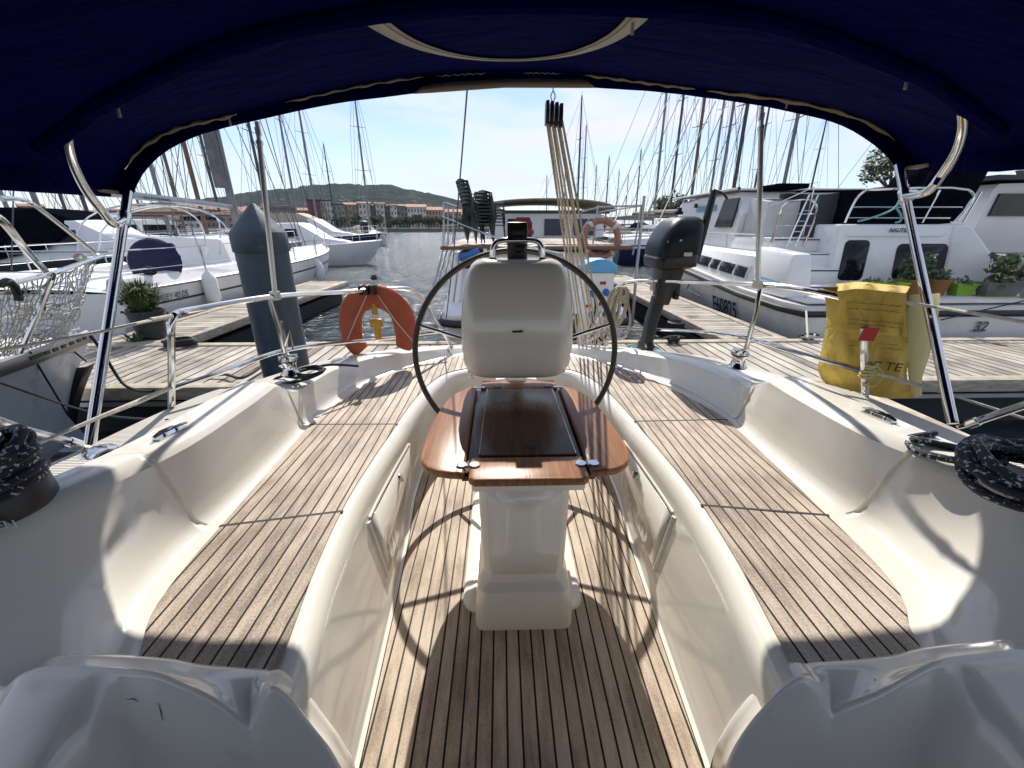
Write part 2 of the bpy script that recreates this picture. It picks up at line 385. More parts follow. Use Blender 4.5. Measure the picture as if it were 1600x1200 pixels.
# ================================================================== our own sailing yacht
yacht = thing('sailing_yacht', 'white sailing yacht seen from its own teak laid cockpit, benches either side', 'sailing yacht', (0, 1.5, WATER))
HS = .43
SOLE = [(.42, .2), (.45, .6), (.465, .9), (.48, 1.2), (.50, 1.5), (.52, 1.7), (.53, 1.85), (.525, 2.1), (.48, 2.32), (.38, 2.50), (.2, 2.58), (0, 2.6)]
TIN = [(.53, .2), (.556, .6), (.595, .9), (.612, 1.2), (.60, 1.5), (.585, 1.7), (.577, 1.85), (.553, 2.1), (.51, 2.34), (.42, 2.54), (.2, 2.66), (0, 2.68)]
TOUT = [(.76, .2), (.86, .6), (.945, .80), (.97, 1.15), (.985, 1.5), (.99, 1.7), (.985, 1.87), (.92, 2.2), (.82, 2.46), (.62, 2.72), (.3, 2.95), (0, 3.0)]
CTOP = [(1.38, .2, .70), (1.29, .55, .70), (1.19, .82, .705), (1.065, 1.12, .705), (1.045, 1.45, .705), (1.05, 1.68, .70), (1.06, 1.86, .60), (1.02, 2.22, .578), (.90, 2.52, .55), (.68, 2.78, .51), (.34, 3.04, .465), (0, 3.1, .455)]
def RS(x): return x+min(.2, max(0, x-.9))*.45
DECK = [(1.62, .2, .65), (1.55, .55, .65), (1.50, .82, .65), (1.45, 1.12, .645), (1.42, 1.45, .64), (1.38, 1.70, .63), (1.33, 1.92, .60), (1.22, 2.3, .565), (1.02, 2.65, .53), (.76, 2.93, .49), (.38, 3.16, .45), (0, 3.22, .44)]
def v3(P, z=None): return [Vector((p[0], p[1], p[2] if len(p) > 2 else z)) for p in P]
SOLE, TIN, TOUT, CTOP, DECK = v3(SOLE, 0), v3(TIN, HS), v3(TOUT, HS), v3(CTOP), v3(DECK)
U1, U2 = 2.80, 5.62          # the two moulded seams across the bench
def nrm(P, u):
    a = cr(P, max(0, u-.05)); b = cr(P, min(11, u+.05)); t = b-a; t.z = 0; t.normalize()
    return Vector((t.y, -t.x, 0))          # outboard
def section(u, off, side):
    so_, ti, to, ct, dk = [cr(P, u) for P in (SOLE, TIN, TOUT, CTOP, DECK)]
    ni, no = nrm(TIN, u), nrm(CTOP, u)
    rows = []
    def A(p): rows.append(Vector((p.x*side, p.y, p.z)))
    Z = Vector((0, 0, 1))
    A(so_); A(so_+ni*.012+Z*.006); A(so_+ni*.026+Z*.05)
    fb = ti-ni*.058
    base = so_+ni*.026+Z*.05
    top = Vector((fb.x, fb.y, .355))
    for t in (.2, .5, .8, 1): A(base.lerp(top, t))
    A(Vector((ti.x, ti.y, 0))-ni*.055+Z*.385); A(Vector((ti.x, ti.y, 0))-ni*.046+Z*.408); A(Vector((ti.x, ti.y, 0))-ni*.030+Z*.424); A(Vector((ti.x, ti.y, 0))-ni*.014+Z*.4295)
    A(ti); A(to)
    h = max(.02, min(.27, ct.z-HS)); k = h/.27
    w_ = (Vector((ct.x, ct.y, 0))-Vector((to.x, to.y, 0)))
    o0 = Vector((to.x, to.y, HS)); inn = -no*off
    wl_ = max(w_.length, .03); f0 = min(.55, .075/wl_)
    for f, zz in ((f0*.35, .002), (f0*.65, .008), (f0*.88, .020), (f0*1.05, .040), (lerp(f0, 1, .22), .085), (lerp(f0, 1, .5), .145), (lerp(f0, 1, .82), .215), (lerp(f0, 1, .96), .243)):
        A(o0+w_*f+Z*(zz*k)+inn*min(1, zz/.03))
    A(o0+w_+no*.012+Z*(.256*k)+inn*.6); A(o0+w_+no*.032+Z*(.268*k)+inn*.3); A(o0+w_+no*.06+Z*(.272*k)+Z*off*.3)
    ctz = HS+.272*k
    dw = Vector((dk.x, dk.y, 0))-Vector((o0.x, o0.y, 0))-w_
    A(o0+w_+dw*.42+Z*(.268*k)); A(o0+w_+dw*.48+Z*(lerp(ctz, dk.z, .55)-HS)); A(o0+w_+dw*.52+Z*(dk.z-HS+.004))
    A(dk); A(dk+no*.018+Z*-.012); A(dk+no*.02+Z*-.06); q = dk-no*.10; A(Vector((q.x, q.y, -.15))); q = dk-no*.35; A(Vector((q.x, q.y, -.6)))
    return rows
us = sorted(set([i*.125 for i in range(89)]+[U1-.012, U1, U1+.012, U1+.03, U2-.03, U2-.012, U2, U2+.012]))
us = sorted(set(us+[U+d for U in (U1, U2) for d in (-.06, -.03, .006, .05, .08)])); us = [u for u in us if .86 < u <= 11]
def offs(u):
    return -.014 if abs(u-U1) < .0121 or abs(u-U2) < .0121 else (-.004 if U1 < u < U2 else 0.0)
rowsL = [section(u, offs(u), -1) for u in us]; rowsR = [section(u, offs(u), 1) for u in us]
for r in rowsR:
    for v in r:
        v.x = RS(v.x)
m = MB(); m.loft(rowsL+rowsR[::-1][1:]); n_ = len(rowsL[0]); m.f.append(tuple(range(n_))); m.f.append(tuple(range(len(m.v)-n_, len(m.v))))
mould = m.build('cockpit_moulding', GEL, yacht, ang=28)
mould['label'] = 'glossy white moulded cockpit sides and benches'
BV = bvh(mould)
# teak sole and bench tops
m = MB(); g = [[Vector((s*(cr(SOLE, u).x-.004), cr(SOLE, u).y, .004)) for s in (-1, -.5, 0, .5, 1)] for u in [0]+[i*.25 for i in range(1, 45)]]
m.loft(g); m.build('teak_sole', TEAK, yacht)
def bench(u0, u1, side, m):
    rows = []
    k = 40
    for i in range(k+1):
        u = lerp(u0, u1, i/k); a = cr(TIN, u); b = cr(TOUT, u)
        rows.append([Vector((RS(side*lerp(a.x, b.x, t)), lerp(a.y, b.y, t), HS+.0045)) for t in (0, .33, .66, 1)])
    m.loft(rows)
for side in (-1, 1):
    for (a, b) in ((.9, U1-.012), (U1+.012, U2-.012)):
        m = MB(); bench(a, b, side, m); m.build('bench_teak', TEAKS, yacht)
m = MB(); bench(U2+.012, 11, -1, m); bench(U2+.012, 11, 1, m); m.build('helm_seat_teak', TEAKP, yacht)
# black caulked joints between the three teak sections
m = MB()
for side in (-1, 1):
    for u in (U1, U2):
        a, b = cr(TIN, u), cr(TOUT, u); d = (b-a).normalized()*.02; t = Vector((-(b-a).y, (b-a).x, 0)).normalized()*.0045
        P = [a-d*.3-t, b+d*.2-t, b+d*.2+t, a-d*.3+t]
        m = MB(); m.prism([(RS(side*p.x), p.y, HS+.0015) for p in P], (0, 0, .0038)); m.build('seat_joint', RUB, yacht)
# raised ribbed anti-slip strip on the side decks
for side in (-1, 1):
    rows = []
    for i in range(60):
        u = lerp(1.0, 5.3, i/59); ct, dk = cr(CTOP, u), cr(DECK, u)
        row = []
        for t in (.60, .78, .93):
            x = lerp(ct.x, dk.x, t); y = lerp(ct.y, dk.y, t); z = dk.z+.007
            row.append((RS(side*x), y, z+.006))
        rows.append(row)
    m = MB(); m.loft(rows); m.build('non_skid_strip', NONSKID, yacht)
# lockers in the bench fronts
def face_pt(side, u, z, lift):
    so_, ti = cr(SOLE, u), cr(TIN, u); ni = nrm(TIN, u)
    base = so_+ni*.026+Vector((0, 0, .05)); tp = Vector(((ti-ni*.058).x, (ti-ni*.058).y, .355))
    p = base.lerp(tp, (z-.05)/.305); p = p-ni*lift
    return Vector((side*p.x, p.y, p.z))
for side in (-1, 1):
    ua, ub = 3.05, 5.35
    m = MB(); rows = [[face_pt(side, lerp(ua, ub, i/16), z, .006) for z in (.095, .2, .335)] for i in range(17)]
    m.loft(rows)
    lk = m.build('locker_lid', GEL, yacht, solid=.006)
    for uu in (ua-.05, ub+.05):
        m = MB(); m.tube([face_pt(side, uu, z, .001) for z in (.085, .15, .2, .25, .3, .34)], .011, 8, flat=.8); m.build('lid_edge', GELP, lk)
    m = MB(); m.tube([face_pt(side, lerp(ua, ub, i/10), .345, .002) for i in range(11)], .006, 6); m.build('lid_edge', GELP, lk)
    c = face_pt(side, 4.25, .285, .012); m = MB(); n_ = Vector((-side, 0, .1))
    m.lathe([(.002, .012), (.017, .012), (.02, .006), (.02, 0)], c-n_*.006, 16, n_); m.box(c+n_*.01, (.012, .010, .034)); m.build('latch', STEEL, lk)
# companionway bulkhead mouldings at the near end of each bench
def bulk(px):
    P = [atY(x, y, .565) for x, y in px]
    return P
BK = {-1: [(-160, 1150), (-60, 1105), (0, 1080), (35, 1053), (80, 1041), (160, 1042), (240, 1049), (290, 1068), (340, 1094), (374, 1121), (391, 1131), (401, 1119), (410, 1096), (426, 1072), (455, 1092), (490, 1136), (520, 1176), (545, 1231), (560, 1331)],
      1: [(1115, 1331), (1128, 1231), (1140, 1181), (1170, 1131), (1215, 1081), (1248, 1058), (1266, 1067), (1282, 1092), (1296, 1112), (1318, 1103), (1370, 1081), (1425, 1050), (1470, 1030), (1540, 1021), (1610, 1016), (1680, 1036), (1760, 1086)]}
SK = {-1: [(-160, 1150), (-60, 1105), (0, 1080), (35, 1053), (80, 1041), (160, 1042), (240, 1048), (290, 1057), (340, 1061), (378, 1064), (391, 1065), (397, 1065), (404, 1066), (425, 1067), (455, 1090), (490, 1135), (520, 1175), (545, 1230), (560, 1330)],
      1: [(1115, 1330), (1128, 1230), (1140, 1180), (1170, 1130), (1215, 1080), (1250, 1053), (1272, 1052), (1284, 1051), (1296, 1050), (1320, 1049), (1370, 1046), (1425, 1040), (1470, 1029), (1540, 1020), (1610, 1015), (1680, 1035), (1760, 1085)]}
def spx(P, k): return [Vector((v.x, v.y, 0)) for v in smooth([(x, y, 0) for x, y in P], k)]
for side in (-1, 1):
    Sp = spx(SK[side], 8); Vp = spx(BK[side], 8); n_ = len(Sp)
    Sw = [atY(p.x, p.y, .572) for p in Sp]
    Vw = [atP(q.x, max(q.y, p.y+.5), (0, 1, -.3), .38) for p, q in zip(Sp, Vp)]
    rows = [[Vector((p.x, .616, p.z+dz)) for p in Sw] for dz in (-.5, -.04)]
    rows += [[Vector((p.x, y_, p.z+dz)) for p in Sw] for y_, dz in ((.608, -.016), (.594, -.004))]
    rows += [Sw, [p.lerp(q, .55) for p, q in zip(Sw, Vw)], [p.lerp(q, .93)+Vector((0, 0, .002)) for p, q in zip(Sw, Vw)], [q+Vector((0, -.001, .002)) for q in Vw]]
    rows += [[q+Vector((0, -.006, -.002)) for q in Vw], [q+Vector((0, -.010, -.009)) for q in Vw]]
    def fac(q, t):
        o_ = min(1, max(0, (abs(q.x)-.76)/.09)); o_ = o_*o_*(3-2*o_); z0_ = q.z-.009
        zi, zo = lerp(z0_, -.25, t), z0_-.20*t
        return Vector((q.x, lerp(.38+.3*zi-.008, q.y-.010-.42*t, o_), lerp(zi, zo, o_)))
    for zz in (.08, .2, .35, .5, .75, 1):
        rows.append([fac(q, zz) for q in Vw])
    m = MB(); m.loft(rows); m.build('companionway_bulkhead', GEL, yacht, ang=75)
# unseen coachroof and foredeck added to bounce sunlight aft, then scuffs on the bulkhead
m = MB(); rows = []
for y, hw, z in ((-.75, 1.02, .86), (-1.6, 1.0, .92), (-3.0, .85, .92), (-4.6, .5, .80), (-5.6, .15, .64)): rows.append([Vector((-hw-.18, y, .60)), Vector((-hw, y, z-.05)), Vector((-hw+.08, y, z)), Vector((0, y, z+.04)), Vector((hw-.08, y, z)), Vector((hw, y, z-.05)), Vector((hw+.18, y, .60))])
m.loft(rows, caps=True); m.build('coachroof', GEL, yacht)
m = MB(); rows = [[Vector((-hw, y, .62)), Vector((0, y, .64)), Vector((hw, y, .62))] for y, hw in ((-.74, 1.6), (-2.5, 1.55), (-4.5, 1.1), (-6.2, .5), (-7.2, .05))]; rows2_ = [[Vector((-hw*.8, y, -.6)), r_[0]] for (y, hw), r_ in zip(((-.74, 1.6), (-2.5, 1.55), (-4.5, 1.1), (-6.2, .5), (-7.2, .05)), rows)]
m.loft(rows); m.loft(rows2_); m.loft([[Vector((-a_.x, a_.y, a_.z)) for a_ in r_] for r_ in rows2_]); m.build('foredeck', GEL, yacht)
for pts in (((247, 1098), (251, 1112), (254, 1126)), ((196, 1093), (208, 1092), (216, 1096)), ((165, 1140), (171, 1134)), ((1478, 1150), (1474, 1165)), ((1368, 1061), (1366, 1064))):
    P = [atP(x, y, (0, 1, -.3), .38-.009) for x, y in pts]; m = MB(); m.tube(P, [.0003]+[.0008]*(len(P)-2)+[.0004] if len(P) > 2 else .0009, 5); m.build('scratch', GREYP, yacht)
# deck fittings --------------------------------------------------------------
def winch(c, s=1.0, m2=STEEL):
    r = MB(); r.lathe([(.055*s, 0), (.06*s, .006*s), (.048*s, .02*s), (.040*s, .045*s), (.038*s, .07*s), (.048*s, .088*s)], c, 24)
    o = r.build('winch', m2, yacht)
    t = MB(); c2 = Vector(c); t.lathe([(.050*s, .092*s), (.056*s, .098*s), (.054*s, .112*s), (.030*s, .12*s), (.018*s, .121*s)], c2, 24); t.build('self_tailer', STEEL, o)
    t = MB(); t.lathe([(.040*s, .086*s), (.052*s, .088*s), (.052*s, .092*s), (.04*s, .093*s)], c2, 24); t.build('jaw', BLACK, o)
    t = MB()
    for a in (0.4, 1.97, 3.5): t.box(c2+Vector((.03*s*cos(a), .03*s*sin(a), .124*s)), (.05*s, .018*s, .012*s), rz=a)
    t.build('cap', STEEL, o, bevel=.003)
    return o
winch(atY(455, 583, 1.98)+Vector((0, 0, -.005)), .78); winch(atY(1152, 573, 1.98)+Vector((0, 0, -.005)), .78)
def cleat(p, d):
    m = MB(); p = Vector(p); d = Vector(d).normalized()
    m.tube([p-d*.055+Vector((0, 0, .012)), p-d*.03+Vector((0, 0, .018)), p+d*.03+Vector((0, 0, .018)), p+d*.055+Vector((0, 0, .012))], [.004, .007, .007, .004], 8)
    m.tube([p-d*.02, p-d*.02+Vector((0, 0, .02))], .006, 6); m.tube([p+d*.02, p+d*.02+Vector((0, 0, .02))], .006, 6)
    m.box(p+Vector((0, 0, .002)), (.03, .1, .005), rz=math.atan2(d.y, d.x)-pi/2)
    m.build('deck_eye', STEEL, yacht)
for (px, py) in ((268, 677), (1372, 652)):
    h = hit(BV, px, py)
    if h: cleat(h, (.25 if px < 800 else -.25, 1, 0))
h = hit(BV, 1218, 580)
if h: cleat(h, (-.3, 1, 0))
h = hit(BV, 20, 402)
# pushpit ---------------------------------------------------------------------
DZ = .60
Lb = atZ(268, 655, .60); yl = Lb.y
m = MB()
up = [atY(268, 640, yl), atY(268, 560, yl), atY(268, 505, yl), atY(275, 490, yl+.03), atY(300, 484, yl+.12), atY(430, 463, 2.02), atY(540, 456, 2.5), atY(630, 450, 2.82), atY(648, 455, 2.87), atY(662, 470, 2.9), atY(690, 515, 2.95), atY(712, 553, 3.02), atY(722, 575, 3.03)]
m.tube(resample(smooth(up, 6), 60), .0125, 10); m.tube([Lb+Vector((0, 0, -.03)), atY(268, 640, yl)], .0125, 10)
m.build('pushpit_rail', STEEL, yacht)
m = MB(); lo = [atY(268, 607, yl), atY(350, 580, 1.7), atY(445, 547, 2.02), atY(540, 535, 2.5), atY(610, 528, 2.75), atY(700, 516, 2.94)]
m.tube(resample(smooth(lo, 6), 40), .011, 10); m.build('pushpit_rail', STEEL, yacht)
m = MB(); m.tube([atY(422, 468, 2.0), atY(438, 520, 2.0), atY(446, 556, 2.0)], .0115, 10); m.tube([atY(446, 540, 2.0), atY(452, 518, 2.0), atY(458, 545, 2.0)], .007, 8)
m.lathe([(.03, 0), (.03, .006), (.016, .01), (.016, .03)], atY(446, 572, 2.0), 16); m.build('stanchion', STEEL, yacht)
m = MB(); m.tube([atY(700, 542, 2.95), atY(726, 585, 2.9), atY(737, 600, 2.85)], .008, 8); m.build('gate_wire', STEEL, yacht)
m = MB(); up = [atY(905, 548, 3.0), atY(930, 505, 2.98), atY(955, 462, 2.95), atY(970, 445, 2.92), atY(1000, 439, 2.85), atY(1090, 441, 2.5), atY(1185, 445, 2.05), atY(1255, 452, 1.82), atY(1320, 466, 1.68), atY(1350, 475, 1.66), atY(1400, 480, 1.60)]
m.tube(resample(smooth(up, 6), 60), .0125, 10); m.build('pushpit_rail', STEEL, yacht)
m = MB(); m.tube([atY(1350, 512, 1.585), atY(1350, 540, 1.585), atY(1352, 635, 1.585)], .0135, 10); m.build('stanchion', STEEL, yacht)
m = MB(); lo = [atY(893, 552, 3.0), atY(915, 535, 2.97), atY(960, 513, 2.9), atY(1000, 514, 2.85), atY(1100, 519, 2.5), atY(1170, 529, 2.05), atY(1250, 552, 1.8), atY(1350, 580, 1.6)]
m.tube(resample(smooth(lo, 6), 40), .011, 10); m.build('pushpit_rail', STEEL, yacht)
m = MB(); m.tube([atY(1189, 447, 2.05), atY(1180, 490, 2.02), atY(1166, 545, 2.0)], .0115, 10); m.build('stanchion', STEEL, yacht)
# lifelines
m = MB(); m.tube([atY(268, 605, yl), atY(215, 628, 1.30), atY(160, 650, 1.19), atY(90, 680, 1.07), atY(-30, 730, .92)], [.009, .009, .007, .005, .005], 8); m.build('lifeline', ROPEW, yacht)
m = MB(); m.tube([atY(268, 494, yl), atY(150, 520, 1.2), atY(40, 540, 1.0), atY(-60, 556, .85)], .0045, 6); m.tube([atY(268, 494, yl), atY(235, 500, yl-.1)], .008, 8); m.build('lifeline', ROPEW, yacht)
m = MB(); m.tube([atY(1356, 580, 1.59), atY(1395, 590, 1.53), atY(1435, 602, 1.46), atY(1480, 615, 1.4), atY(1620, 660, 1.2)], [.008, .006, .009, .005, .005], 8); m.build('lifeline', ROPEW, yacht)
m = MB(); m.tube([atY(1415, 473, 1.54), atY(1465, 480, 1.5), atY(1600, 503, 1.2), atY(1700, 520, 1.0)], .006, 8); m.build('lifeline', ROPEW, yacht)
# short struts low on the side decks, running to the big winches
m = MB(); m.tube([atY(-40, 645, 1.0), atY(35, 672, 1.08), atY(108, 690, 1.16)], .0125, 10); m.tube([atY(108, 690, 1.16), atY(126, 696, 1.18)], .016, 10); m.tube([atY(126, 696, 1.18), atY(142, 700, 1.2)], .008, 8); m.build('bimini_brace', STEEL, yacht)
m = MB(); m.tube([atY(1640, 620, 1.1), atY(1580, 640, 1.18), atY(1528, 658, 1.26)], .0125, 10); m.tube([atY(1528, 658, 1.26), atY(1512, 664, 1.28)], .016, 10); m.tube([atY(1512, 664, 1.28), atY(1496, 668, 1.29)], .008, 8); m.build('bimini_brace', STEEL, yacht)
# small deck plates at the feet of the posts
m = MB(); m.lathe([(.05, 0), (.052, .01), (.04, .022), (.02, .026)], atZ(157, 712, .645), 20); m.build('deck_plate', STEEL, yacht)
m = MB(); m.lathe([(.03, 0), (.03, .004), (.015, .006)], atZ(138, 733, .68), 20); m.build('deck_plug', GREYT, yacht)
# backstay
m = MB(); m.tube([atY(731, 128, 2.25), atY(722, 240, 2.55), atY(709, 395, 2.95), atY(697, 500, 3.12)], .0042, 6); m.build('backstay', WIRE, yacht)
# primary winches buried in rope at the near corners
def big_winch(c, s, side):
    m = MB(); m.lathe([(.105, -.03), (.112, -.02), (.108, .03), (.095, .05), (.06, .055)], c, 32)
    o = m.build('primary_winch', BLACK, yacht)
    t = MB(); t.lathe([(.07, .05), (.055, .08), (.058, .12), (.068, .14), (.064, .15), (.03, .155)], c, 32); t.build('drum', STEEL, o)
    return o
WL = atZ(18, 792, .70); bw = big_winch(WL+Vector((-.045, 0, .02)), 1, -1)
text('HARKEN', .03, GREYT, bw, WL+Vector((-.0, -.107, .012)), frame((1, .15, 0), (0, 0, 1)), ext=.0008)
WR = atZ(1592, 772, .70)+Vector((.05, 0, -.01)); big_winch(WR+Vector((.10, .02, -.075)), 1, 1)

# ================================================================== steering pedestal
ped = thing('steering_pedestal', 'white moulded steering pedestal with rounded instrument pod and steel grab hoop', 'steering pedestal', (0, 1.6, 0))
def rrect(cx, cy, z, hx, hy, r, k=5):
    P = []
    for (sx, sy, a0) in ((1, 1, 0), (-1, 1, pi/2), (-1, -1, pi), (1, -1, 3*pi/2)):
        for i in range(k+1):
            a = a0+i/k*pi/2; P.append(Vector((cx+sx*(hx-r)+r*cos(a), cy+sy*(hy-r)+r*sin(a), z)))
    return P
# kick plinth + column
m = MB(); rows = []
for z, hx, y0, y1, r in ((.004, .172, 1.03, 1.72, .035), (.02, .174, 1.028, 1.72, .04), (.10, .168, 1.035, 1.68, .04), (.155, .160, 1.05, 1.63, .04), (.175, .152, 1.075, 1.60, .04), (.20, .142, 1.085, 1.58, .04), (.33, .146, 1.095, 1.60, .035), (.45, .149, 1.105, 1.62, .03), (.56, .150, 1.11, 1.65, .03)):
    rows.append(rrect(0, (y0+y1)/2, z, hx, (y1-y0)/2, r))
m.loft(rows, closed=True, caps=True); m.build('column', GELP, ped, ang=25)
m = MB(); rows = [rrect(0, 1.47, z, hx, .37, .06) for z, hx in ((.0045, .225), (.012, .223), (.016, .215))]
m.loft(rows, closed=True, caps=True); m.build('base_plate', GEL, ped)
m = MB(); rows = [[Vector(((x*(1-.25*max(0, (.30-z)/.2))), 1.101+(z-.45)*.07-.03*max(0, (.33-z)/.15), z)) for x in (-.118, 0, .118)] for z in (.225, .30, .45, .555)]
m.loft(rows); m.build('access_panel', GEL, ped, solid=.006)
# aft wheel post
m = MB(); rows = [rrect(0, 1.84, z, hx, hy, .04) for z, hx, hy in ((.01, .12, .14), (.3, .10, .11), (.62, .10, .11))]
m.loft(rows, closed=True, caps=True); m.build('wheel_post', GELP, ped)
# pod: stack of rounded sections
m = MB(); rows = []
PODX = -.004
for z, hx, y0, y1, r in ((.705, .150, 1.68, 1.92, .05), (.718, .182, 1.655, 1.93, .06), (.735, .203, 1.635, 1.935, .065), (.775, .215, 1.62, 1.94, .07), (.86, .222, 1.612, 1.935, .075), (.95, .221, 1.62, 1.93, .075), (1.04, .213, 1.64, 1.92, .07), (1.105, .203, 1.66, 1.91, .065), (1.15, .190, 1.68, 1.90, .06), (1.178, .176, 1.695, 1.885, .055), (1.192, .158, 1.71, 1.875, .045), (1.197, .138, 1.725, 1.865, .035)):
    rows.append(rrect(PODX, (y0+y1)/2, z, hx*1.06, (y1-y0)/2, r, 7))
m.loft(rows, closed=True, caps=True); pod = m.build('instrument_pod', GELP, ped, ang=50)
PB = bvh(pod)
m = MB(); p = hit(PB, 808, 518); m.box(p+Vector((0, -.002, 0)), (.040, .008, .008)); m.box(p+Vector((.018, -.003, .003)), (.016, .008, .004)); m.build('catch', BLACK, pod, bevel=.002)
m = MB(); m.lathe([(.007, 0), (.007, .004), (.004, .006)], hit(PB, 730, 592) or Vector((-.2, 1.66, .72)), 10, (0, -1, .2)); m.build('thumb_screw', STEEL, pod)
m = MB(); m.tube(smooth([(-.104, 1.80, 1.17), (-.104, 1.80, 1.215), (-.096, 1.80, 1.248), (-.07, 1.80, 1.265), (0, 1.80, 1.268), (.07, 1.80, 1.265), (.096, 1.80, 1.248), (.104, 1.80, 1.215), (.104, 1.80, 1.17)], 5), .0135, 12)
gh = m.build('grab_hoop', STEEL, ped)
for sx in (-1, 1):
    m = MB(); m.lathe([(.022, 0), (.022, .012), (.013, .016)], (sx*.104, 1.80, 1.186), 16); m.build('socket', RUB, gh)
m = MB(); m.box((0, 1.84, 1.255), (.084, .045, .17)); cb = m.build('compass_bracket', BLACK, ped, bevel=.006)
m = MB(); m.box((.004, 1.815, 1.30), (.05, .02, .035)); m.build('bracket_cap', BLACK, cb, bevel=.006)
m = MB(); m.box((.012, 1.808, 1.235), (.046, .02, .03)); m.build('bracket_knob', BLACK, cb, bevel=.006)
# steering wheel
m = MB(); WC = Vector((0, 2.0, .712)); WRD = .507; WN = Vector((0, -1, .06)).normalized(); WU = Vector((0, .06, 1)).normalized()
whl = MB(); whl.tube([WC+Vector((cos(a)*WRD, 0, 0))+WU*sin(a)*WRD for a in (2*pi*i/96 for i in range(96))], .0145, 12, closed=True)
wheel = whl.build('steering_wheel', WHEELM, ped); wheel['label'] = 'large round wheel with dark leather rim'
for i in range(5):
    a = pi/2+2*pi*i/5; m = MB(); m.tube([WC, WC+Vector((cos(a)*WRD, 0, 0))+WU*sin(a)*WRD], .0095, 10); m.build('spoke', STEEL, wheel)
m = MB(); m.lathe([(.05, -.03), (.055, 0), (.05, .03), (.02, .05)], WC, 20, WN); m.build('hub', STEEL, wheel)

# ================================================================== cockpit table
TZ = .62; KT = (EYE-TZ)/(EYE-.70)
def tx(x): return X0+KT*(x-X0)
def T3(v): return Vector((tx(v[0]), KT*v[1], v[2]))
tab = thing('cockpit_table', 'varnished mahogany cockpit table, two rounded leaves hinged to a dark centre', 'table', (0, 1.4, TZ-.05))
def slab(poly, z0, th, mt, name, par, bev=.008, z1=None):
    m = MB(); m.prism([(tx(x), KT*y, z0) for x, y in poly], (0, 0, th)); return m.build(name, mt, par, bevel=bev, seg=3)
x1 = .158
slab([(-x1, 1.02), (x1, 1.02), (x1, 1.60), (-x1, 1.60)], TZ-.012, .010, MAHOD, 'centre_top', tab, .003)
slab([(-.182, .95), (.182, .95), (.182, 1.59), (-.182, 1.59)], TZ-.030, .012, MAHOD, 'gap_shade', tab, .002)  # dark slab filling the leaf gaps, standing in for their shade
slab([(-x1-.004, .925), (-x1+.012, .912), (x1-.012, .912), (x1+.004, .925), (x1+.004, 1.03), (-x1-.004, 1.03)], TZ-.024, .026, MAHO, 'front_rail', tab, .008)
slab([(-x1, 1.565), (x1, 1.565), (x1, 1.66), (-x1, 1.66)], TZ-.024, .026, MAHO, 'back_rail', tab, .006)
m = MB(); m.prism([(tx(x), KT*y, TZ-.060) for x, y in ((-.155, .935), (.155, .935), (.155, 1.60), (-.155, 1.60))], (0, 0, .034)); m.build('table_frame', GELP, tab, bevel=.008)
lid = slab([(-x1+.018, 1.035), (x1-.012, 1.035), (x1-.022, 1.555), (-x1+.026, 1.555)], TZ-.002, .007, MAHOD, 'locker_lid', tab, .002)
m = MB(); m.lathe([(.019, 0), (.019, .002)], T3((.018, 1.085, TZ+.0052)), 20); m.build('finger_hole', BLACK, lid)
for x in (-.09, .12): m = MB(); m.lathe([(.016, 0), (.016, .003)], T3((x, 1.585, TZ+.003)), 12); m.build('screw_cap', MAHOD, tab)
m = MB(); m.tube([T3((-x1+.02, 1.04, TZ+.004)), T3((-x1+.028, 1.55, TZ+.004))], .0022, 6); m.build('lid_trim', STEEL, lid); m = MB(); m.tube([T3((x1-.014, 1.04, TZ+.004)), T3((x1-.024, 1.55, TZ+.004))], .0022, 6); m.build('lid_trim', STEEL, lid)
def leaf(side):
    P = [(.166, .945), (.21, .950), (.245, .960), (.272, .978), (.292, 1.005), (.303, 1.04), (.307, 1.085), (.306, 1.14), (.302, 1.22), (.296, 1.31), (.286, 1.395), (.272, 1.46), (.252, 1.515), (.226, 1.557), (.197, 1.582), (.168, 1.598)]
    P = [(side*x+(-.008 if side < 0 else -.0), y) for x, y in P]
    if side < 0: P = P[::-1]
    return slab(P, TZ-.024, .026, MAHO, 'leaf', tab, .009)
leaf(-1); leaf(1)
for sx in (-1, 1):
    m = MB(); c = T3((sx*.166, .985, TZ+.0035)); m.lathe([(.001, .0035), (.016, .0035), (.018, .002), (.018, 0)], c+Vector((.02, 0, 0)), 16); m.lathe([(.001, .0035), (.016, .0035), (.018, .002), (.018, 0)], c-Vector((.02, 0, 0)), 16)
    m.tube([c-Vector((0, .016, -.002)), c+Vector((0, .016, .002))], .004, 8); m.build('hinge', STEEL, tab)
    m = MB(); c = T3((sx*.164, 1.575, TZ+.0035)); m.box(c, (.05, .02, .004)); m.build('hinge', STEEL, tab, bevel=.001)

# ================================================================== bimini
bim = thing('bimini', 'navy blue canvas bimini sunshade on stainless hoops over the whole cockpit', 'bimini', (0, 1.3, 1.4))
NP = (0, 1, -.5); DP_ = 1.88-.5*1.43
seam_px = [(178, 300), (183, 280), (195, 258), (225, 225), (262, 203), (300, 190), (360, 177), (470, 150), (600, 124), (700, 113), (800, 109), (900, 112), (1000, 124), (1110, 138), (1230, 153), (1320, 174), (1378, 200), (1412, 232), (1430, 262)]
edge_px = [(207, 306), (213, 288), (227, 265), (258, 238), (305, 213), (350, 200), (410, 186), (490, 168), (580, 154), (690, 142), (800, 136), (930, 137), (1060, 147), (1180, 164), (1260, 180), (1325, 200), (1366, 226), (1390, 250), (1402, 266)]
seam = [atP(x, y, NP, DP_) for x, y in seam_px]; edge = [atP(x, y, NP, DP_+.02) for x, y in edge_px]
HN = (0, 1, .95); HD = 1.57+.95*1.36
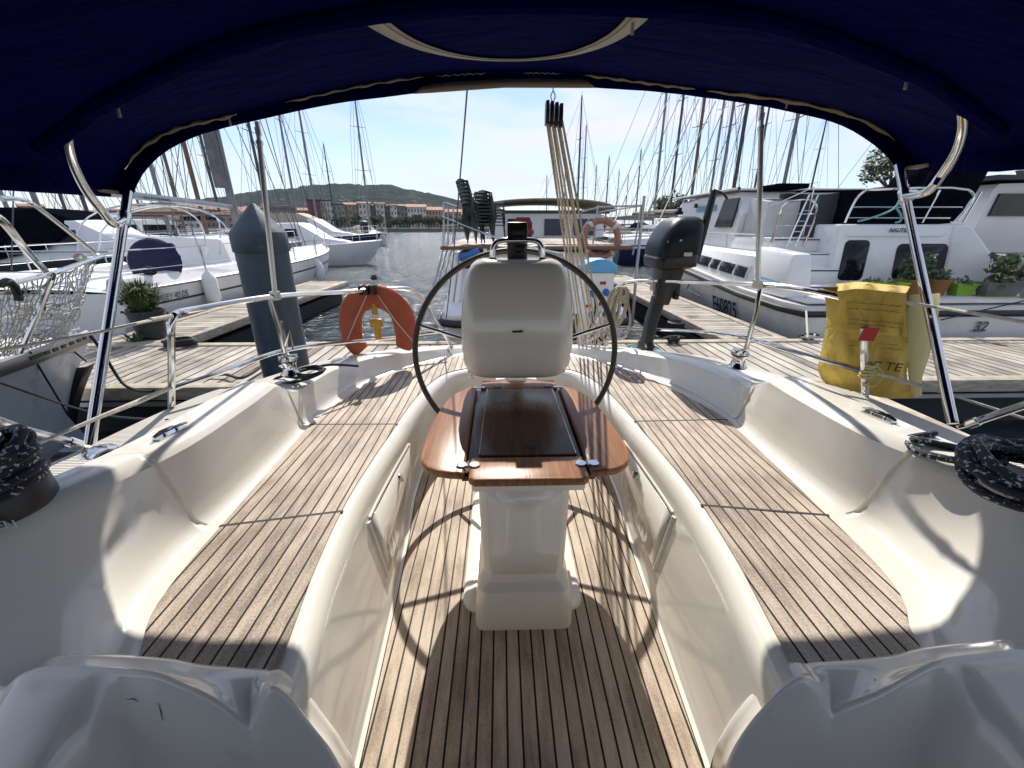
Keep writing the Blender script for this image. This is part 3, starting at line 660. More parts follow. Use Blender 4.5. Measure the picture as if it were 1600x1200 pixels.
hoop_px = [(104, 230), (108, 205), (120, 185), (145, 163), (200, 133), (270, 98), (335, 70), (430, 40), (560, 14), (700, -2), (800, -6), (930, -4), (1080, 6), (1200, 24), (1300, 54), (1400, 94), (1455, 118), (1490, 145), (1504, 172), (1507, 195)]
hoop = [atP(x, y, HN, HD) for x, y in hoop_px]
NS = 70
S = resample(smooth(seam, 6), NS); E_ = resample(smooth(edge, 6), NS)
zl, zr = 1.455, 1.52
Hh = [Vector((-1.50, 1.42, zl)), Vector((-1.51, 1.42, zl+.05))]+hoop[2:-2]+[Vector((1.53, 1.42, zr+.05)), Vector((1.52, 1.42, zr))]
H_ = resample(smooth(Hh, 5), NS)
def shift(P, dy, dz, k=1.0): return [Vector((p.x*k, p.y+dy, p.z+dz)) for p in P]
def midrow(A, B, t, sag):
    o = []
    for i, (a, b) in enumerate(zip(A, B)):
        f = sin(pi*i/(NS-1)); o.append(a.lerp(b, t)+Vector((0, 0, sag*f)))
    return o
rows = [S, midrow(S, H_, .15, -.004), midrow(S, H_, .35, -.012), midrow(S, H_, .6, -.016), midrow(S, H_, .85, -.004), H_]
fl = lambda y: [Vector((p.x*1.02, y+(p.y-1.42)*.4, p.z+.02*sin(pi*i/(NS-1)))) for i, p in enumerate(H_)]
F1 = fl(.2); F2 = fl(-.55)
F3 = [Vector((p.x*1.02, -1.0-.1*sin(pi*i/(NS-1)), lerp(p.z, 1.2, .7))) for i, p in enumerate(F2)]; F4 = [Vector((p.x*.98, -1.25, .45)) for p in F2]  # forward end out of view, drawn down to cut sky light from ahead
rows += [midrow(H_, F1, .12, .012), midrow(H_, F1, .4, .0), midrow(H_, F1, .7, 0), F1, F2, midrow(F2, F3, .5, .06), F3]
m = MB(); m.loft(rows); can = m.build('canopy', NAVY, bim, ang=60, solid=.005)
BB = bvh(can)
m = MB(); rws = [S, [a.lerp(b, .33)+Vector((0, 0, -.004)) for a, b in zip(S, E_)], [a.lerp(b, .7)+Vector((0, .006*sin(i*1.1), 0)) for i, (a, b) in enumerate(zip(S, E_))], [b+Vector((0, .004*sin(i*.9), 0)) for i, b in enumerate(E_)]]
m.loft(rws); flap = m.build('valance', NAVY, bim, ang=60, solid=.004); BF = bvh(flap)
# side valances, forward of the posts
for k, sgn in ((0, -1), (-1, 1)):
    a, b, c_ = H_[k], F1[k], F2[k]; st = S[k]
    m = MB(); m.loft([[st+Vector((0, -.02, 0)), a, b, c_], [st+Vector((0, -.02, -.02)), a+Vector((0, 0, -.035)), b+Vector((0, 0, -.05)), c_+Vector((0, 0, -.05))]]); m.build('side_valance', NAVY, bim, solid=.004)
# hoop sleeve (dark band) and stitched seams
m = MB(); m.tube([p+Vector((0, -.004, -.012)) for p in H_[4:-4]], .022, 8); m.build('hoop_sleeve', NAVY, bim)
m = MB(); m.tube([p+Vector((0, .004, -.004)) for p in S[1:-1]], .0115, 8)
m.build('rear_hoop', STEEL, bim)
rnd = random.Random(12)
for (a, b, w0) in ((.045, .175, .0075), (.235, .395, .0045), (.41, .47, .0018), (.50, .555, .0018), (.575, .705, .005), (.72, .955, .008)):  # cream strips stand in for the bright reflection along the steel hoop
    i0, i1 = int(a*NS), int(b*NS); P = resample(S[i0:i1+1], 46)
    m = MB(); m.tube([p+Vector((0, -.012, -.015+.002*sin(i*.9))) for i, p in enumerate(P)], [max(.0008, w0*(.72+.28*sin(i*.62+a*20)+.2*rnd.random())*min(1, i/4+.1, (45-i)/4+.1)) for i in range(46)], 6); m.build('rear_hoop_glint', VINYL, bim)
m = MB(); m.tube([p+Vector((0, -.030, -.002)) for p in midrow(S, H_, .045, -.004)[2:-2]], .0011, 5); m.build('stitch_line', TAPE, bim)
# sleeve openings: the rear hoop shows through in stretches, so cover the rest
m = MB()
def cover(a, b, rr=.017):
    m = MB()
    A = S[int(a*NS):int(b*NS)+1]
    if len(A) > 2: m.tube([p+Vector((0, .003, -.003)) for p in A], [rr*.8]+[rr]*(len(A)-2)+[rr*.8], 8); m.build('rear_sleeve', NAVY, bim)
for a, b in ((.0, .03), (.185, .29), (.40, .43), (.455, .56), (.70, .745), (.965, .99)): cover(a, b)
# frame tubes
m = MB()
def tubepx(pts, r=.0135): m.tube(resample(smooth(pts, 6), 30), r, 12)
PL0 = atZ(140, 697, .65); PLt = atP(200, 300, NP, DP_)
m = MB(); m.tube([PL0, PL0.lerp(PLt, .5), PLt], .0165, 12); m.build('rear_post', STEEL, bim)
PR0 = atZ(1489, 662, .65); PRt = atP(1404, 258, NP, DP_)
m = MB(); m.tube([PR0, PR0.lerp(PRt, .5), PRt], .0165, 12); m.build('rear_post', STEEL, bim)
def fhoop(px, post0, post1, t):
    P = [atP(x, y, HN, HD) for x, y in px]; j = post0.lerp(post1, t)
    return P, j
P, j = fhoop([(152, 163), (130, 176), (114, 190), (105, 208), (106, 232), (116, 262), (135, 298), (160, 330), (178, 350)], PL0, PLt, .868)
m = MB(); m.tube(resample(smooth(P+[j+Vector((-.0, 0, -.0))], 6), 40), .0135, 12); m.build('forward_hoop', STEEL, bim)
m = MB(); m.tube([j+(PLt-PL0).normalized()*-.03, j+(PLt-PL0).normalized()*.03], .022, 12); m.box(j+Vector((-.02, 0, .01)), (.04, .02, .03)); m.build('clamp', STEEL, bim, bevel=.003)
P, j = fhoop([(1455, 121), (1480, 133), (1496, 150), (1505, 175), (1505, 205), (1493, 240), (1470, 275), (1448, 300)], PR0, PRt, .86)
m = MB(); m.tube(resample(smooth(P+[j], 6), 40), .0135, 12); m.build('forward_hoop', STEEL, bim)
m = MB(); m.tube([j+(PRt-PR0).normalized()*-.03, j+(PRt-PR0).normalized()*.03], .022, 12); m.box(j+Vector((.02, 0, .01)), (.04, .02, .03)); m.build('clamp', STEEL, bim, bevel=.003)
# struts down to the pushpit
for pts in (((402, 190), (410, 230), (430, 462)), ((1190, 167), (1187, 210), (1184, 444))):
    a = atP(*pts[0], NP, DP_+.03); b = atY(*pts[2], 2.02)
    m = MB(); m.tube([a.lerp(b, .1), b], .0115, 12); m.tube([a.lerp(b, .1), a.lerp(b, .12)], .015, 12); m.box(a.lerp(b, .05), (.022, .012, .03)); m.tube([a.lerp(b, .03), a.lerp(b, .11)], .008, 8); m.box(b, (.035, .035, .04)); m.tube([a, a.lerp(b, .1)], .010, 8); m.build('strut', STEELB, bim)
# cream chafe patch on the rear edge
patch = []
for i in range(25):
    t = i/24; px = lerp(646, 930, t)
    yt = 136-12*sin(pi*min(1, max(0, t*1.08)))**.6*1.0+ (0 if t < .9 else 0)
    yb = 148-12*sin(pi*t*.92+.05)
    yb = lerp(146, 136, min(1, t*2)) if t < .5 else lerp(136, 136.5, (t-.5)*2)
    yt = yb-13*min(1, (t*10)**.5)*min(1, ((1-t)*14)**.5)
    patch.append((atP(px, yb+.8, NP, DP_+.012), atP(px, yt, NP, DP_+.005)))
m = MB(); m.loft([[a for a, b in patch], [b for a, b in patch]]); m.build('chafe_patch', VINYL, bim, solid=.004)
# zip: curved white webbing with two stitch lines
zp = [(576, 18), (600, 37), (640, 60), (690, 77), (740, 86), (795, 89), (850, 86), (900, 77), (945, 60), (980, 37), (1011, 4)]
Q = [hit(BB, x, y, .006) for x, y in resample([(x, y, 0) for x, y in zp], 40) for _ in (0,)] if False else []
Q = []; QN = []
for v in resample(smooth([(x, y, 0) for x, y in zp], 6), 44):
    h_ = BB.ray_cast(OO, ray(v.x, v.y).normalized())
    if h_[0] is not None: N__ = h_[1]*(-1 if h_[1].dot(ray(v.x, v.y)) > 0 else 1); Q.append(h_[0]+N__*.009); QN.append(N__)
m = MB(); rows = []
for i, p in enumerate(Q):
    t = (Q[min(i+1, len(Q)-1)]-Q[max(i-1, 0)]).normalized(); n_ = t.cross(QN[i]).normalized()
    wd = .021+.008*abs(i/22-1)**2
    rows.append([p-n_*wd, p+n_*wd])
m.loft(rows); zipo = m.build('zip_tape', TAPE, bim, solid=.002)
m = MB(); m.tube([(r[0]*.75+r[1]*.25)+Vector((0, -.001, -.0018)) for r in rows], .0012, 5); m.build('zip_teeth', BLACK, zipo)
def tab_(px, py, b, l=.03):
    p = hit(b, px, py, .008)
    if p is None: return
    m = MB(); m.box(p, (.018, .006, .008)); m.box(p+Vector((.003, -.003, -l*.6)), (.008, .004, l)); m.build('zip_pull', TAPE, bim)
tab_(181, 162, BB); tab_(987, 30, BB); tab_(357, 182, BF); tab_(1229, 156, BF); tab_(1417, 118, BB)
# glimpses of the zipped hoop pocket: short pale lines along the sleeve
for pts in ([(182, 158), (215, 142), (250, 124), (285, 103), (318, 90)], [(330, 86), (342, 82)], [(1366, 91), (1395, 103), (1430, 118)]):
    Q = [hit(BB, x, y, .01) for x, y in pts]; Q = [q for q in Q if q is not None]
    if len(Q) > 1: m = MB(); m.tube(smooth(Q, 4), .0028, 6); m.build('pocket_zip', TAPE, bim)
m = MB(); p = hit(BB, 792, 2, .006)
if p is not None: m.box(p, (.03, .012, .006)); m.build('buckle', TAPE, bim)
for px, py in ((178, 300), (1422, 262)):
    p = atP(px, py, NP, DP_-.02); m = MB(); m.box(p+Vector((-.03 if px < 800 else .03, -.04, .0)), (.09, .10, .012)); m.build('corner_patch', VINYL, bim, bevel=.004)

# ================================================================== pontoons
DKZ = .10
def pontoon(name, label, x0, x1, y0, y1, mt, loc, ax, rim=.11):
    t = thing(name, label, 'pontoon', loc)
    m = MB(); m.box(((x0+x1)/2, (y0+y1)/2, DKZ-.03), (x1-x0-2*rim, y1-y0-2*rim, .05)); m.build('deck_boards', mt, t)
    for (c, d) in ((((x0+x1)/2, y0+rim/2, DKZ-.045), (x1-x0, rim, .11)), (((x0+x1)/2, y1-rim/2, DKZ-.045), (x1-x0, rim, .11)), ((x0+rim/2, (y0+y1)/2, DKZ-.045), (rim, y1-y0-2*rim, .11)), ((x1-rim/2, (y0+y1)/2, DKZ-.045), (rim, y1-y0-2*rim, .11))):
        m = MB(); m.box(c, d); m.build('edge_beam', DOCKE, t, bevel=.006)
    m = MB(); m.box(((x0+x1)/2, (y0+y1)/2, -.24), (x1-x0-.3, y1-y0-.3, .26)); m.build('float', RUB, t)
    m = MB(); m.box(((x0+x1)/2, y0-.004, -.03), (x1-x0, .02, .035)); m.build('rubbing_strip', ALU, t)
    return t
pontoon('pontoon', 'long timber main pontoon crossing behind our stern', -22, 22, 3.15, 4.55, DOCKY, (0, 3.85, WATER), 0)
pontoon('finger_pontoon', 'timber finger pontoon beside the white yacht on the left', -4.65, -3.75, 4.56, 10.2, DOCKX, (-4.2, 7.4, WATER), 1)
pontoon('finger_pontoon', 'timber finger pontoon along the white motor cruiser with blue stripes', 2.5, 3.28, 4.56, 11.2, DOCKX, (3, 8, WATER), 1)
pontoon('finger_pontoon', 'near timber finger pontoon beneath the yellow rescue bag', 1.95, 2.85, -2.2, 3.14, DOCKX, (2.4, .5, WATER), 1)
def cleat_dock(p, rz, label):
    t = thing('mooring_cleat', label, 'cleat', p)
    m = MB(); d = Vector((cos(rz), sin(rz), 0)); p = Vector(p)
    m.tube([p-d*.13+Vector((0, 0, .05)), p-d*.06+Vector((0, 0, .065)), p+d*.06+Vector((0, 0, .065)), p+d*.13+Vector((0, 0, .05))], [.01, .017, .017, .01], 8); m.build('horn', RUB, t)
    m = MB(); m.box(p+d*.04+Vector((0, 0, .03)), (.03, .03, .07)); m.build('foot', RUB, t); m = MB(); m.box(p-d*.04+Vector((0, 0, .03)), (.03, .03, .07)); m.build('foot', RUB, t)
    m = MB(); m.tube(coil(p+Vector((0, 0, .03)), .075, 3, .012, .3, 3), .012, 6); m.build('rope_turns', ROPEK if 'black' in label else ROPEW, t)
cleat_dock(atZ(1262, 531, DKZ+.005), .1, 'mooring cleat with a white line beside the cruiser hull')
cleat_dock(atZ(1052, 535, DKZ+.005), .1, 'black mooring cleat on the boards below the outboard motor')
m = MB(); p = atZ(1056, 510, DKZ); m.lathe([(.10, 0), (.11, .02), (.115, .055), (.095, .07), (.08, .045), (.07, .03)], p, 20); tag(m.build('fender_ring', RUB), 'black rubber ring lying on the finger pontoon boards', 'rubber ring')
m = MB(); m.tube(coil(atZ(283, 541, DKZ)+Vector((0, 0, .02)), .17, 5, .02, .4, 9, dz=.012, ax=.55), .017, 7); tag(m.build('rope_heap', ROPEK), 'heap of black rope on the main pontoon near the plant pot', 'rope')
m = MB(); m.tube(smooth([atZ(418, 566, DKZ+.05), atZ(380, 590, DKZ+.04), atZ(350, 585, DKZ+.03), atZ(310, 592, DKZ), atZ(240, 602, DKZ-.04)], 6), .012, 6); tag(m.build('mooring_rope', ROPEK), 'dark mooring rope along the pontoon edge beside the pile', 'rope')
# pile
PX = atY(436, 520, 3.02); t = thing('mooring_pile', 'thick blue grey mooring pile with pointed cap', 'mooring pile', (PX.x, 3.02, WATER))
ztop = atY(410, 386, 3.02).z; zap = atY(398, 318, 3.02).z
m = MB(); m.lathe([(.165, -2.0), (.165, ztop)], (PX.x, 3.02, 0), 14); m.build('sleeve', PILE, t)
m = MB(); m.lathe([(.172, ztop-.03), (.175, ztop-.025), (.175, ztop+.09), (.168, ztop+.10), (.015, zap), (.002, zap+.003)], (PX.x, 3.02, 0), 14); m.build('cap', PILE, t)
m = MB(); m.box((PX.x+.12, 2.84, .62), (.03, .03, .2)); m.build('bracket', STEEL, t)

# ------------------------------------------------------------------ plants
def leafy(c, R, H, n, size, seed, m, up=.5):
    rnd = random.Random(seed)
    for i in range(n):
        a = rnd.random()*2*pi; r = R*sqrt(rnd.random()); z = H*rnd.random()
        p = Vector(c)+Vector((r*cos(a), r*sin(a), z)); d = Vector((rnd.gauss(0, 1), rnd.gauss(0, 1), rnd.gauss(up, .8))).normalized(); s_ = d.orthogonal().normalized()*size*(.35+.3*rnd.random()); q = size*(.7+.6*rnd.random())
        m.add([p, p+d*q*.5+s_, p+d*q, p+d*q*.5-s_], [(0, 1, 2, 3)])
def grassy(c, n, H, spread, seed, m, wdt=.006):
    rnd = random.Random(seed); c = Vector(c)
    for i in range(n):
        a = rnd.random()*2*pi; o = Vector((cos(a), sin(a), 0)); h = H*(.55+.6*rnd.random()); sp_ = spread*rnd.random(); b = c+o*.08*rnd.random(); s_ = Vector((-o.y, o.x, 0))*wdt
        p0, p1, p2 = b, b+o*sp_*.4+Vector((0, 0, h*.7)), b+o*sp_+Vector((0, 0, h*(.95-.35*sp_/spread)))
        m.add([p0-s_, p0+s_, p1+s_*.8, p2, p1-s_*.8], [(0, 1, 2, 3, 4)])
pp = atZ(240, 528, DKZ); t = thing('potted_plant', 'dark pot of bushy green grass on the left pontoon', 'potted plant', pp)
m = MB(); m.lathe([(.125, 0), (.13, .01), (.175, .30), (.185, .30), (.185, .33), (.165, .33), (.16, .30)], pp, 20); m.build('pot', GREYP, t)
m = MB(); grassy(pp+Vector((0, 0, .3)), 700, .40, .46, 4, m, .006); leafy(pp+Vector((0, 0, .30)), .2, .16, 40, .04, 5, m, 1); m.build('foliage', LEAF, t)
m = MB(); grassy(pp+Vector((-.05, -.2, .0)), 26, .14, .25, 14, m, .012); tag(m.build('weed_clump', LEAF), 'dry straggling weeds at the foot of the plant pot', 'weeds')

# ================================================================== things on our stern rail
# horseshoe lifebuoy
hb = thing('horseshoe_lifebuoy', 'orange horseshoe lifebuoy strapped to the left stern rail', 'lifebuoy', atY(590, 505, 2.62))
c = atY(590, 500, 2.66); sc_ = 2.62/640*1.02
pts = [(-16, 55), (-38, 52), (-52, 38), (-56, 12), (-50, -18), (-34, -40), (-12, -50), (8, -50), (32, -38), (48, -16), (52, 12), (48, 38), (38, 48), (22, 48)]
path = [(-30, 52), (-40, 36), (-42, 10), (-37, -14), (-24, -30), (-8, -36), (8, -36), (24, -28), (36, -10), (39, 12), (38, 34), (34, 46)]
cen = [Vector((c.x+u*sc_*1.04, c.y+.01*abs(u)*.03, c.z-v*sc_*.98)) for u, v in path]
cen = resample(smooth(cen, 6), 44); wid = [.060+.016*min(1, i/9)*min(1, (43-i)/9) for i in range(44)]
m = MB(); rows = []
for i, p in enumerate(cen):
    tn = (cen[min(i+1, 43)]-cen[max(0, i-1)]).normalized(); sd_ = tn.cross(Vector((0, 1, 0))).normalized(); wv = wid[i]*(.86 if i in (0, 43) else 1)
    rows.append([p+sd_*wv*cos(a)*(1 if abs(cos(a)) > .5 else 1)+Vector((0, 1, 0))*.042*sin(a) for a in (2*pi*k/14 for k in range(14))])
rows = [[v*.5+cen[0]*.5 for v in rows[0]]]+rows+[[v*.5+cen[-1]*.5 for v in rows[-1]]]
m.loft(rows, closed=True, caps=True); m.build('cover', ORANGE, hb, ang=50)
def ft(u, v, dy=-.05): return Vector((c.x+u*sc_, c.y+dy, c.z-v*sc_))
m = MB(); m.tube([ft(-8, -40), ft(-30, -2), ft(-52, 38)], .0035, 6); m.build('cord', ROPEW, hb)
m = MB(); m.tube([ft(8, -40), ft(30, -2), ft(56, 34)], .0035, 6); m.build('cord', ROPEW, hb)
for u in (-16, -6, 4):
    m = MB(); m.box(ft(u, -48, -.03), (.018, .09, .06)); m.build('strap', BLACK, hb, bevel=.004)
lt = thing('rescue_light', 'yellow lifebuoy light hanging inside the orange horseshoe', 'rescue light', ft(0, 10))
m = MB(); m.lathe([(.014, -.125), (.021, -.12), (.021, -.03), (.012, -.02)], ft(0, 0, -.02)+Vector((0, 0, .0)), 14); m.build('body', YELL, lt)
m = MB(); m.box(ft(0, 3, -.03), (.075, .04, .055)); m.build('collar', YELL, lt, bevel=.008)
m = MB(); m.lathe([(.013, 0), (.019, .004), (.014, .075), (.01, .09)], ft(-1, -8, -.02), 12); m.build('lens', YELL, lt)
m = MB(); m.tube([ft(0, -28, -.03), ft(0, -44, -.03)], .006, 6); m.lathe([(.02, 0), (.024, .01), (.012, .03)], ft(4, -62, -.02), 10); m.build('clip', BLACK, lt)
# yellow rescue bag
bg_ = thing('rescue_bag', 'yellow rescue sling bag hanging on the right rail, red tag on front', 'rescue bag', atY(1370, 540, 1.72))
FB = [[(1308, 456, 1.80), (1345, 453, 1.75), (1385, 457, 1.70), (1418, 460, 1.66)], [(1313, 500, 1.80), (1345, 503, 1.74), (1385, 506, 1.69), (1416, 509, 1.65)], [(1308, 540, 1.79), (1345, 545, 1.71), (1385, 548, 1.66), (1420, 550, 1.63)], [(1299, 585, 1.78), (1340, 592, 1.69), (1385, 598, 1.64), (1420, 598, 1.62)], [(1303, 604, 1.79), (1345, 614, 1.72), (1385, 622, 1.67), (1428, 622, 1.64)]]
g = [[atY(*q) for q in row] for row in FB]
def patchgrid(g, nu, nv, wr, seed):
    rnd = random.Random(seed); ph = [rnd.random()*6 for _ in range(6)]; o = []
    for i in range(nu):
        u = i/(nu-1)*(len(g)-1); rr = [cr([row[k] for row in g], u) for k in range(len(g[0]))]
        row = []
        for j in range(nv):
            v = j/(nv-1)*(len(rr)-1); p = cr(rr, v)
            f = sin(3.1*j/4+ph[0]+.9*sin(i*.35+ph[1]))*.5+sin(1.7*j/3+i*.55+ph[2])*.4+sin(i*.8-j*.9+ph[3])*.3
            row.append(p+Vector((-.3, -1, 0)).normalized()*f*wr*sin(pi*min(1, max(0, (i+.5)/nu))))
        o.append(row)
    return o
G_ = patchgrid(g, 26, 26, .015, 2)
m = MB(); back = [[p+Vector((.02, .11, .0)) for p in row] for row in G_]
m.loft(G_); m.loft(back)
m.loft([[r[0] for r in G_], [r[0].lerp(q[0], .5)+Vector((-.01, 0, 0)) for r, q in zip(G_, back)], [r[0] for r in back]]); m.loft([G_[-1], [a.lerp(b, .5)+Vector((0, 0, -.012)) for a, b in zip(G_[-1], back[-1])], back[-1]])
bagb = m.build('bag_body', YEL, bg_, ang=60)
m = MB(); sidep = [[r[-1]+Vector((0, -.001, 0)), r[-1].lerp(atY(px, py, 1.86), .5)+Vector((.012, -.012, 0)), atY(px, py, 1.86)] for r, (px, py) in zip(G_[::5]+[G_[-1]], [(1468, 458), (1466, 490), (1458, 530), (1450, 560), (1440, 590), (1436, 610), (1436, 612)])]
m.loft(sidep); m.build('side_panel', YELS, bg_, ang=60, solid=.004)
m = MB(); flp = [[OO+(p-OO)*.925+Vector((0, -.004*sin(j*.7), .003)) for j, p in enumerate(row)] for row in G_[:10]]; top = [[p+Vector((.02, .10, .012)) for p in G_[0]], [p+Vector((.0, .02, .03)) for p in G_[0]], [OO+(p-OO)*.95+Vector((0, .0, .018+.012*sin(j*.8))) for j, p in enumerate(G_[0])]]+flp
m.loft(top); fl_ = m.build('flap', YEL, bg_, ang=60, solid=.003)
m = MB(); rt = G_[10]; p = OO+(rt[11]+Vector((-.034, -.022, .030))-OO)*.915; m.prism([p+Vector((-.028, 0, -.03)), p+Vector((.024, -.012, -.03)), p+Vector((.03, -.012, .022)), p+Vector((-.018, 0, .022))], (0, .004, 0)); m.build('red_tag', RED, bg_)
xd = (G_[14][-1]-G_[14][0]).normalized(); FR = frame(xd, (0, 0, 1))
text('AC', .052, BLACK, bg_, G_[16][8]+Vector((-.01, -.014, 0)), FR, ext=.0006, shear=.25); text('TE', .052, BLACK, bg_, G_[16][14]+Vector((.01, -.016, 0)), FR, ext=.0006, shear=.15)
rnd = random.Random(5)
for k, (i, gsrc) in enumerate(((3, flp), (4, flp), (6, flp), (7, flp), (11, G_), (12, G_))):
    m = MB(); row = gsrc[i]; j = 3 if k < 4 else 4
    while j < 21:
        e = j+rnd.choice((1, 2, 2, 3))
        if gsrc is G_ and 9 <= j <= 13: j += 1; continue
        a, b = row[j], row[min(e, 22)]; m.box((a+b)/2+Vector((-.002, -.005, 0)), ((b-a).length*.9, .001, .0022), rot=FR @ Matrix.Rotation(0, 3, 'X')); j = e
    m.build('small_print', GREYP, bg_)
m = MB(); 
for j0, j1 in ((7, 10), (13, 16)):
    a, b = G_[17][j0], G_[17][j1]; m.box((a+b)/2+Vector((-.004, -.012, 0)), ((b-a).length, .001, .008), rot=FR)
m.build('blue_bar', BLUEP, bg_)
m = MB(); sp0 = atY(1352, 590, 1.58); m.tube(coil(sp0, .024, 5, .01, .2, 3, dz=.013), .0055, 6); m.tube(smooth([sp0+Vector((.03, 0, .05)), sp0+Vector((.06, -.01, .02)), sp0+Vector((.03, -.02, -.03)), sp0+Vector((-.02, -.02, -.02))], 5), .005, 6); tag(m.build('lashing', YELS), 'yellow cord lashing tied round the right stanchion', 'cord')
# outboard motor -------------------------------------------------------------
OY = 2.78; oc = atY(1042, 440, OY); k_ = .0043
ob = thing('outboard_motor', 'dark grey outboard motor clamped on the right stern rail', 'outboard motor', oc)
def op(u, v, dy=0): return Vector((oc.x+u*k_, OY+dy, oc.z-v*k_))      # u right, v down in photo pixels from the clamp
def rr2(cx, cz, hx, y0, y1, r, tilt=0):
    P = rrect(0, (y0+y1)/2, 0, hx*.84, (y1-y0)/2, r, 4)
    return [Vector((oc.x+cx*k_+p.x, OY+p.y, oc.z-cz*k_+p.x*tilt)) for p in P]
m = MB(); rows = [rr2(cx, cz, hx, y0, y1, r, tl) for cx, cz, hx, y0, y1, r, tl in ((0, -40, .150, -.17, .15, .05, .12), (-1, -52, .158, -.18, .16, .06, .12), (2, -66, .150, -.175, .16, .06, .10), (6, -78, .135, -.165, .16, .06, .06), (10, -87, .115, -.14, .15, .055, .0), (13, -92, .085, -.11, .13, .05, 0), (14, -94, .05, -.07, .09, .03, 0))]
m.loft(rows, closed=True, caps=True); cw = m.build('cowl', mat('outboard_cowl_paint', (.010, .017, .024), .38, spec=.25), ob, ang=50)
m = MB(); rows = [rr2(cx, cz, hx, y0, y1, r, .05) for cx, cz, hx, y0, y1, r in ((0, -20, .10, -.12, .12, .04), (-1, -24, .15, -.165, .14, .04), (-2, -38, .158, -.175, .15, .05), (-1, -41, .15, -.17, .15, .05))]
m.loft(rows, closed=True, caps=True); m.build('lower_cowl', BLACK, ob, ang=50)
CB = bvh(cw)
def decal(px0, py0, px1, py1, mt, nm, par, B, tilt=0):
    q = [hit(B, x, y, .002) for x, y in ((px0, py1), (px1, py1+tilt), (px1, py0+tilt), (px0, py0))]
    if None in q: return
    m = MB(); m.prism(q, (0, .003, 0)); return m.build(nm, mt, par, bevel=.001)
decal(1013, 362, 1034, 381, BLACK, 'air_intake', ob, CB, -1)
decal(1043, 376, 1066, 379, GREYT, 'stripe', ob, CB, -2)
m = MB(); m.box(op(8, -43, -.186), (.05, .004, .022)); m.build('maker_plate', WHITE2, ob)
m = MB(); m.box(op(5, -99, .02), (.05, .05, .02)); m.tube([op(5, -99, 0), op(5, -106, 0)], .015, 8); m.build('starter_grip', BLACK, ob, bevel=.004)
m = MB(); m.tube([op(34, -30, -.05), op(38, -70, -.06), op(44, -128, -.07)], [.026, .024, .02], 10); m.tube([op(44, -128, -.07), op(60, -124, -.05), op(70, -118, -.02)], .008, 8); m.build('tiller_handle', BLACK, ob)
m = MB(); rows = [rr2(cx, cz, hx, y0, y1, .015) for cx, cz, hx, y0, y1 in ((-6, 34, .05, -.06, .06), (-4, 18, .055, -.07, .07), (-2, 0, .075, -.09, .08), (0, -20, .085, -.10, .10))]
m.loft(rows, closed=True, caps=True); m.build('swivel', BLACK, ob)
m = MB(); m.box(op(-2, 5, .0), (.19, .05, .075)); m.build('mounting_pad', GREYT, ob, bevel=.005)
for u in (-16, 12):
    m = MB(); m.box(op(u, 10, -.05), (.028, .05, .13)); m.tube([op(u, 18, -.10), op(u, 18, -.02)], .008, 8); m.build('clamp', GREYP, ob, bevel=.004)
m = MB(); rows = [rr2(cx, cz, hx, y0, y1, .025) for cx, cz, hx, y0, y1 in ((-24, 130, .030, -.07, .07), (-22, 104, .042, -.09, .08), (-21, 100, .045, -.10, .09), (-20, 95, .036, -.06, .06), (-17, 60, .040, -.06, .06), (-12, 40, .044, -.05, .06), (-10, 22, .045, -.05, .05))]
m.loft(rows, closed=True, caps=True); m.build('leg', GREYP, ob)
# mainsheet tackle ------------------------------------------------------------
ms = thing('mainsheet_tackle', 'black multi sheave block with fan of beige mainsheet lines above the stern', 'pulley tackle', atY(925, 560, 2.95))
bt = atY(866, 176, 2.25)
for i in range(4):
    o = Vector((-.042+i*.0215, 0, -.004*i)); m = MB(); m.prism([bt+o+Vector((0, -.03, -.05)), bt+o+Vector((0, .03, -.05)), bt+o+Vector((0, .038, 0)), bt+o+Vector((0, .03, .045)), bt+o+Vector((0, -.03, .045)), bt+o+Vector((0, -.038, 0))], (.016, 0, 0)); m.build('block_cheek', BLACK, ms, bevel=.003)
m = MB(); m.tube(smooth([bt+Vector((-.008, 0, .04)), bt+Vector((-.018, 0, .065)), bt+Vector((-.008, 0, .085)), bt+Vector((.002, 0, .065)), bt+Vector((-.008, 0, .04))], 4), .0035, 6); m.tube([bt+Vector((-.008, 0, .085)), bt+Vector((-.008, 0, .12))], .004, 6); m.build('shackle', STEEL, ms)
for i in range(7):
    t = i/6; a = bt+Vector((-.036+.072*t, (i % 2)*.02-.01, -.03)); b = atY(lerp(905, 946, t), 545+6*(i % 3), 2.95+.05*(i % 2)); mid_ = a.lerp(b, .6)+Vector((.004*sin(i*2), 0, -.004))
    m = MB(); m.tube([a, mid_, b, b+Vector((.01, 0, -.12))], .0066, 6); m.build('line', ROPEB, ms)
# hank of pale rope on the rail
hp = atY(972, 452, 2.88); m = MB(); P = []
rnd = random.Random(11)
for i in range(7):
    L_ = .20+.14*rnd.random(); sw = .030+.035*rnd.random(); ph = (rnd.random()-.5)*.05
    for k in range(18):
        a = 2*pi*k/18; P.append(hp+Vector((ph*1.2-.02+sw*sin(a)-.05*(1-cos(a))*L_*1.3, -.03+.03*rnd.random()*.3-.02*(i % 3), -.5*L_*(1-cos(a))*1.05+.02)))
m.tube(smooth(P, 2), .0085, 7); m.tube(coil(hp+Vector((-.015, -.03, -.09)), .045, 4, .01, .15, 2, dz=.012), .0085, 7)
m.tube(smooth([hp+Vector((.02, -.02, -.02)), hp+Vector((.07, -.03, -.20)), hp+Vector((.05, -.02, -.33)), hp+Vector((-.02, 0, -.36)), hp+Vector((-.12, 0, -.34)), hp+Vector((-.10, .02, -.2))], 6), .0085, 7)
tag(m.build('rope_hank', ROPEB), 'hank of pale thick rope hung on the stern rail left of the outboard', 'rope')
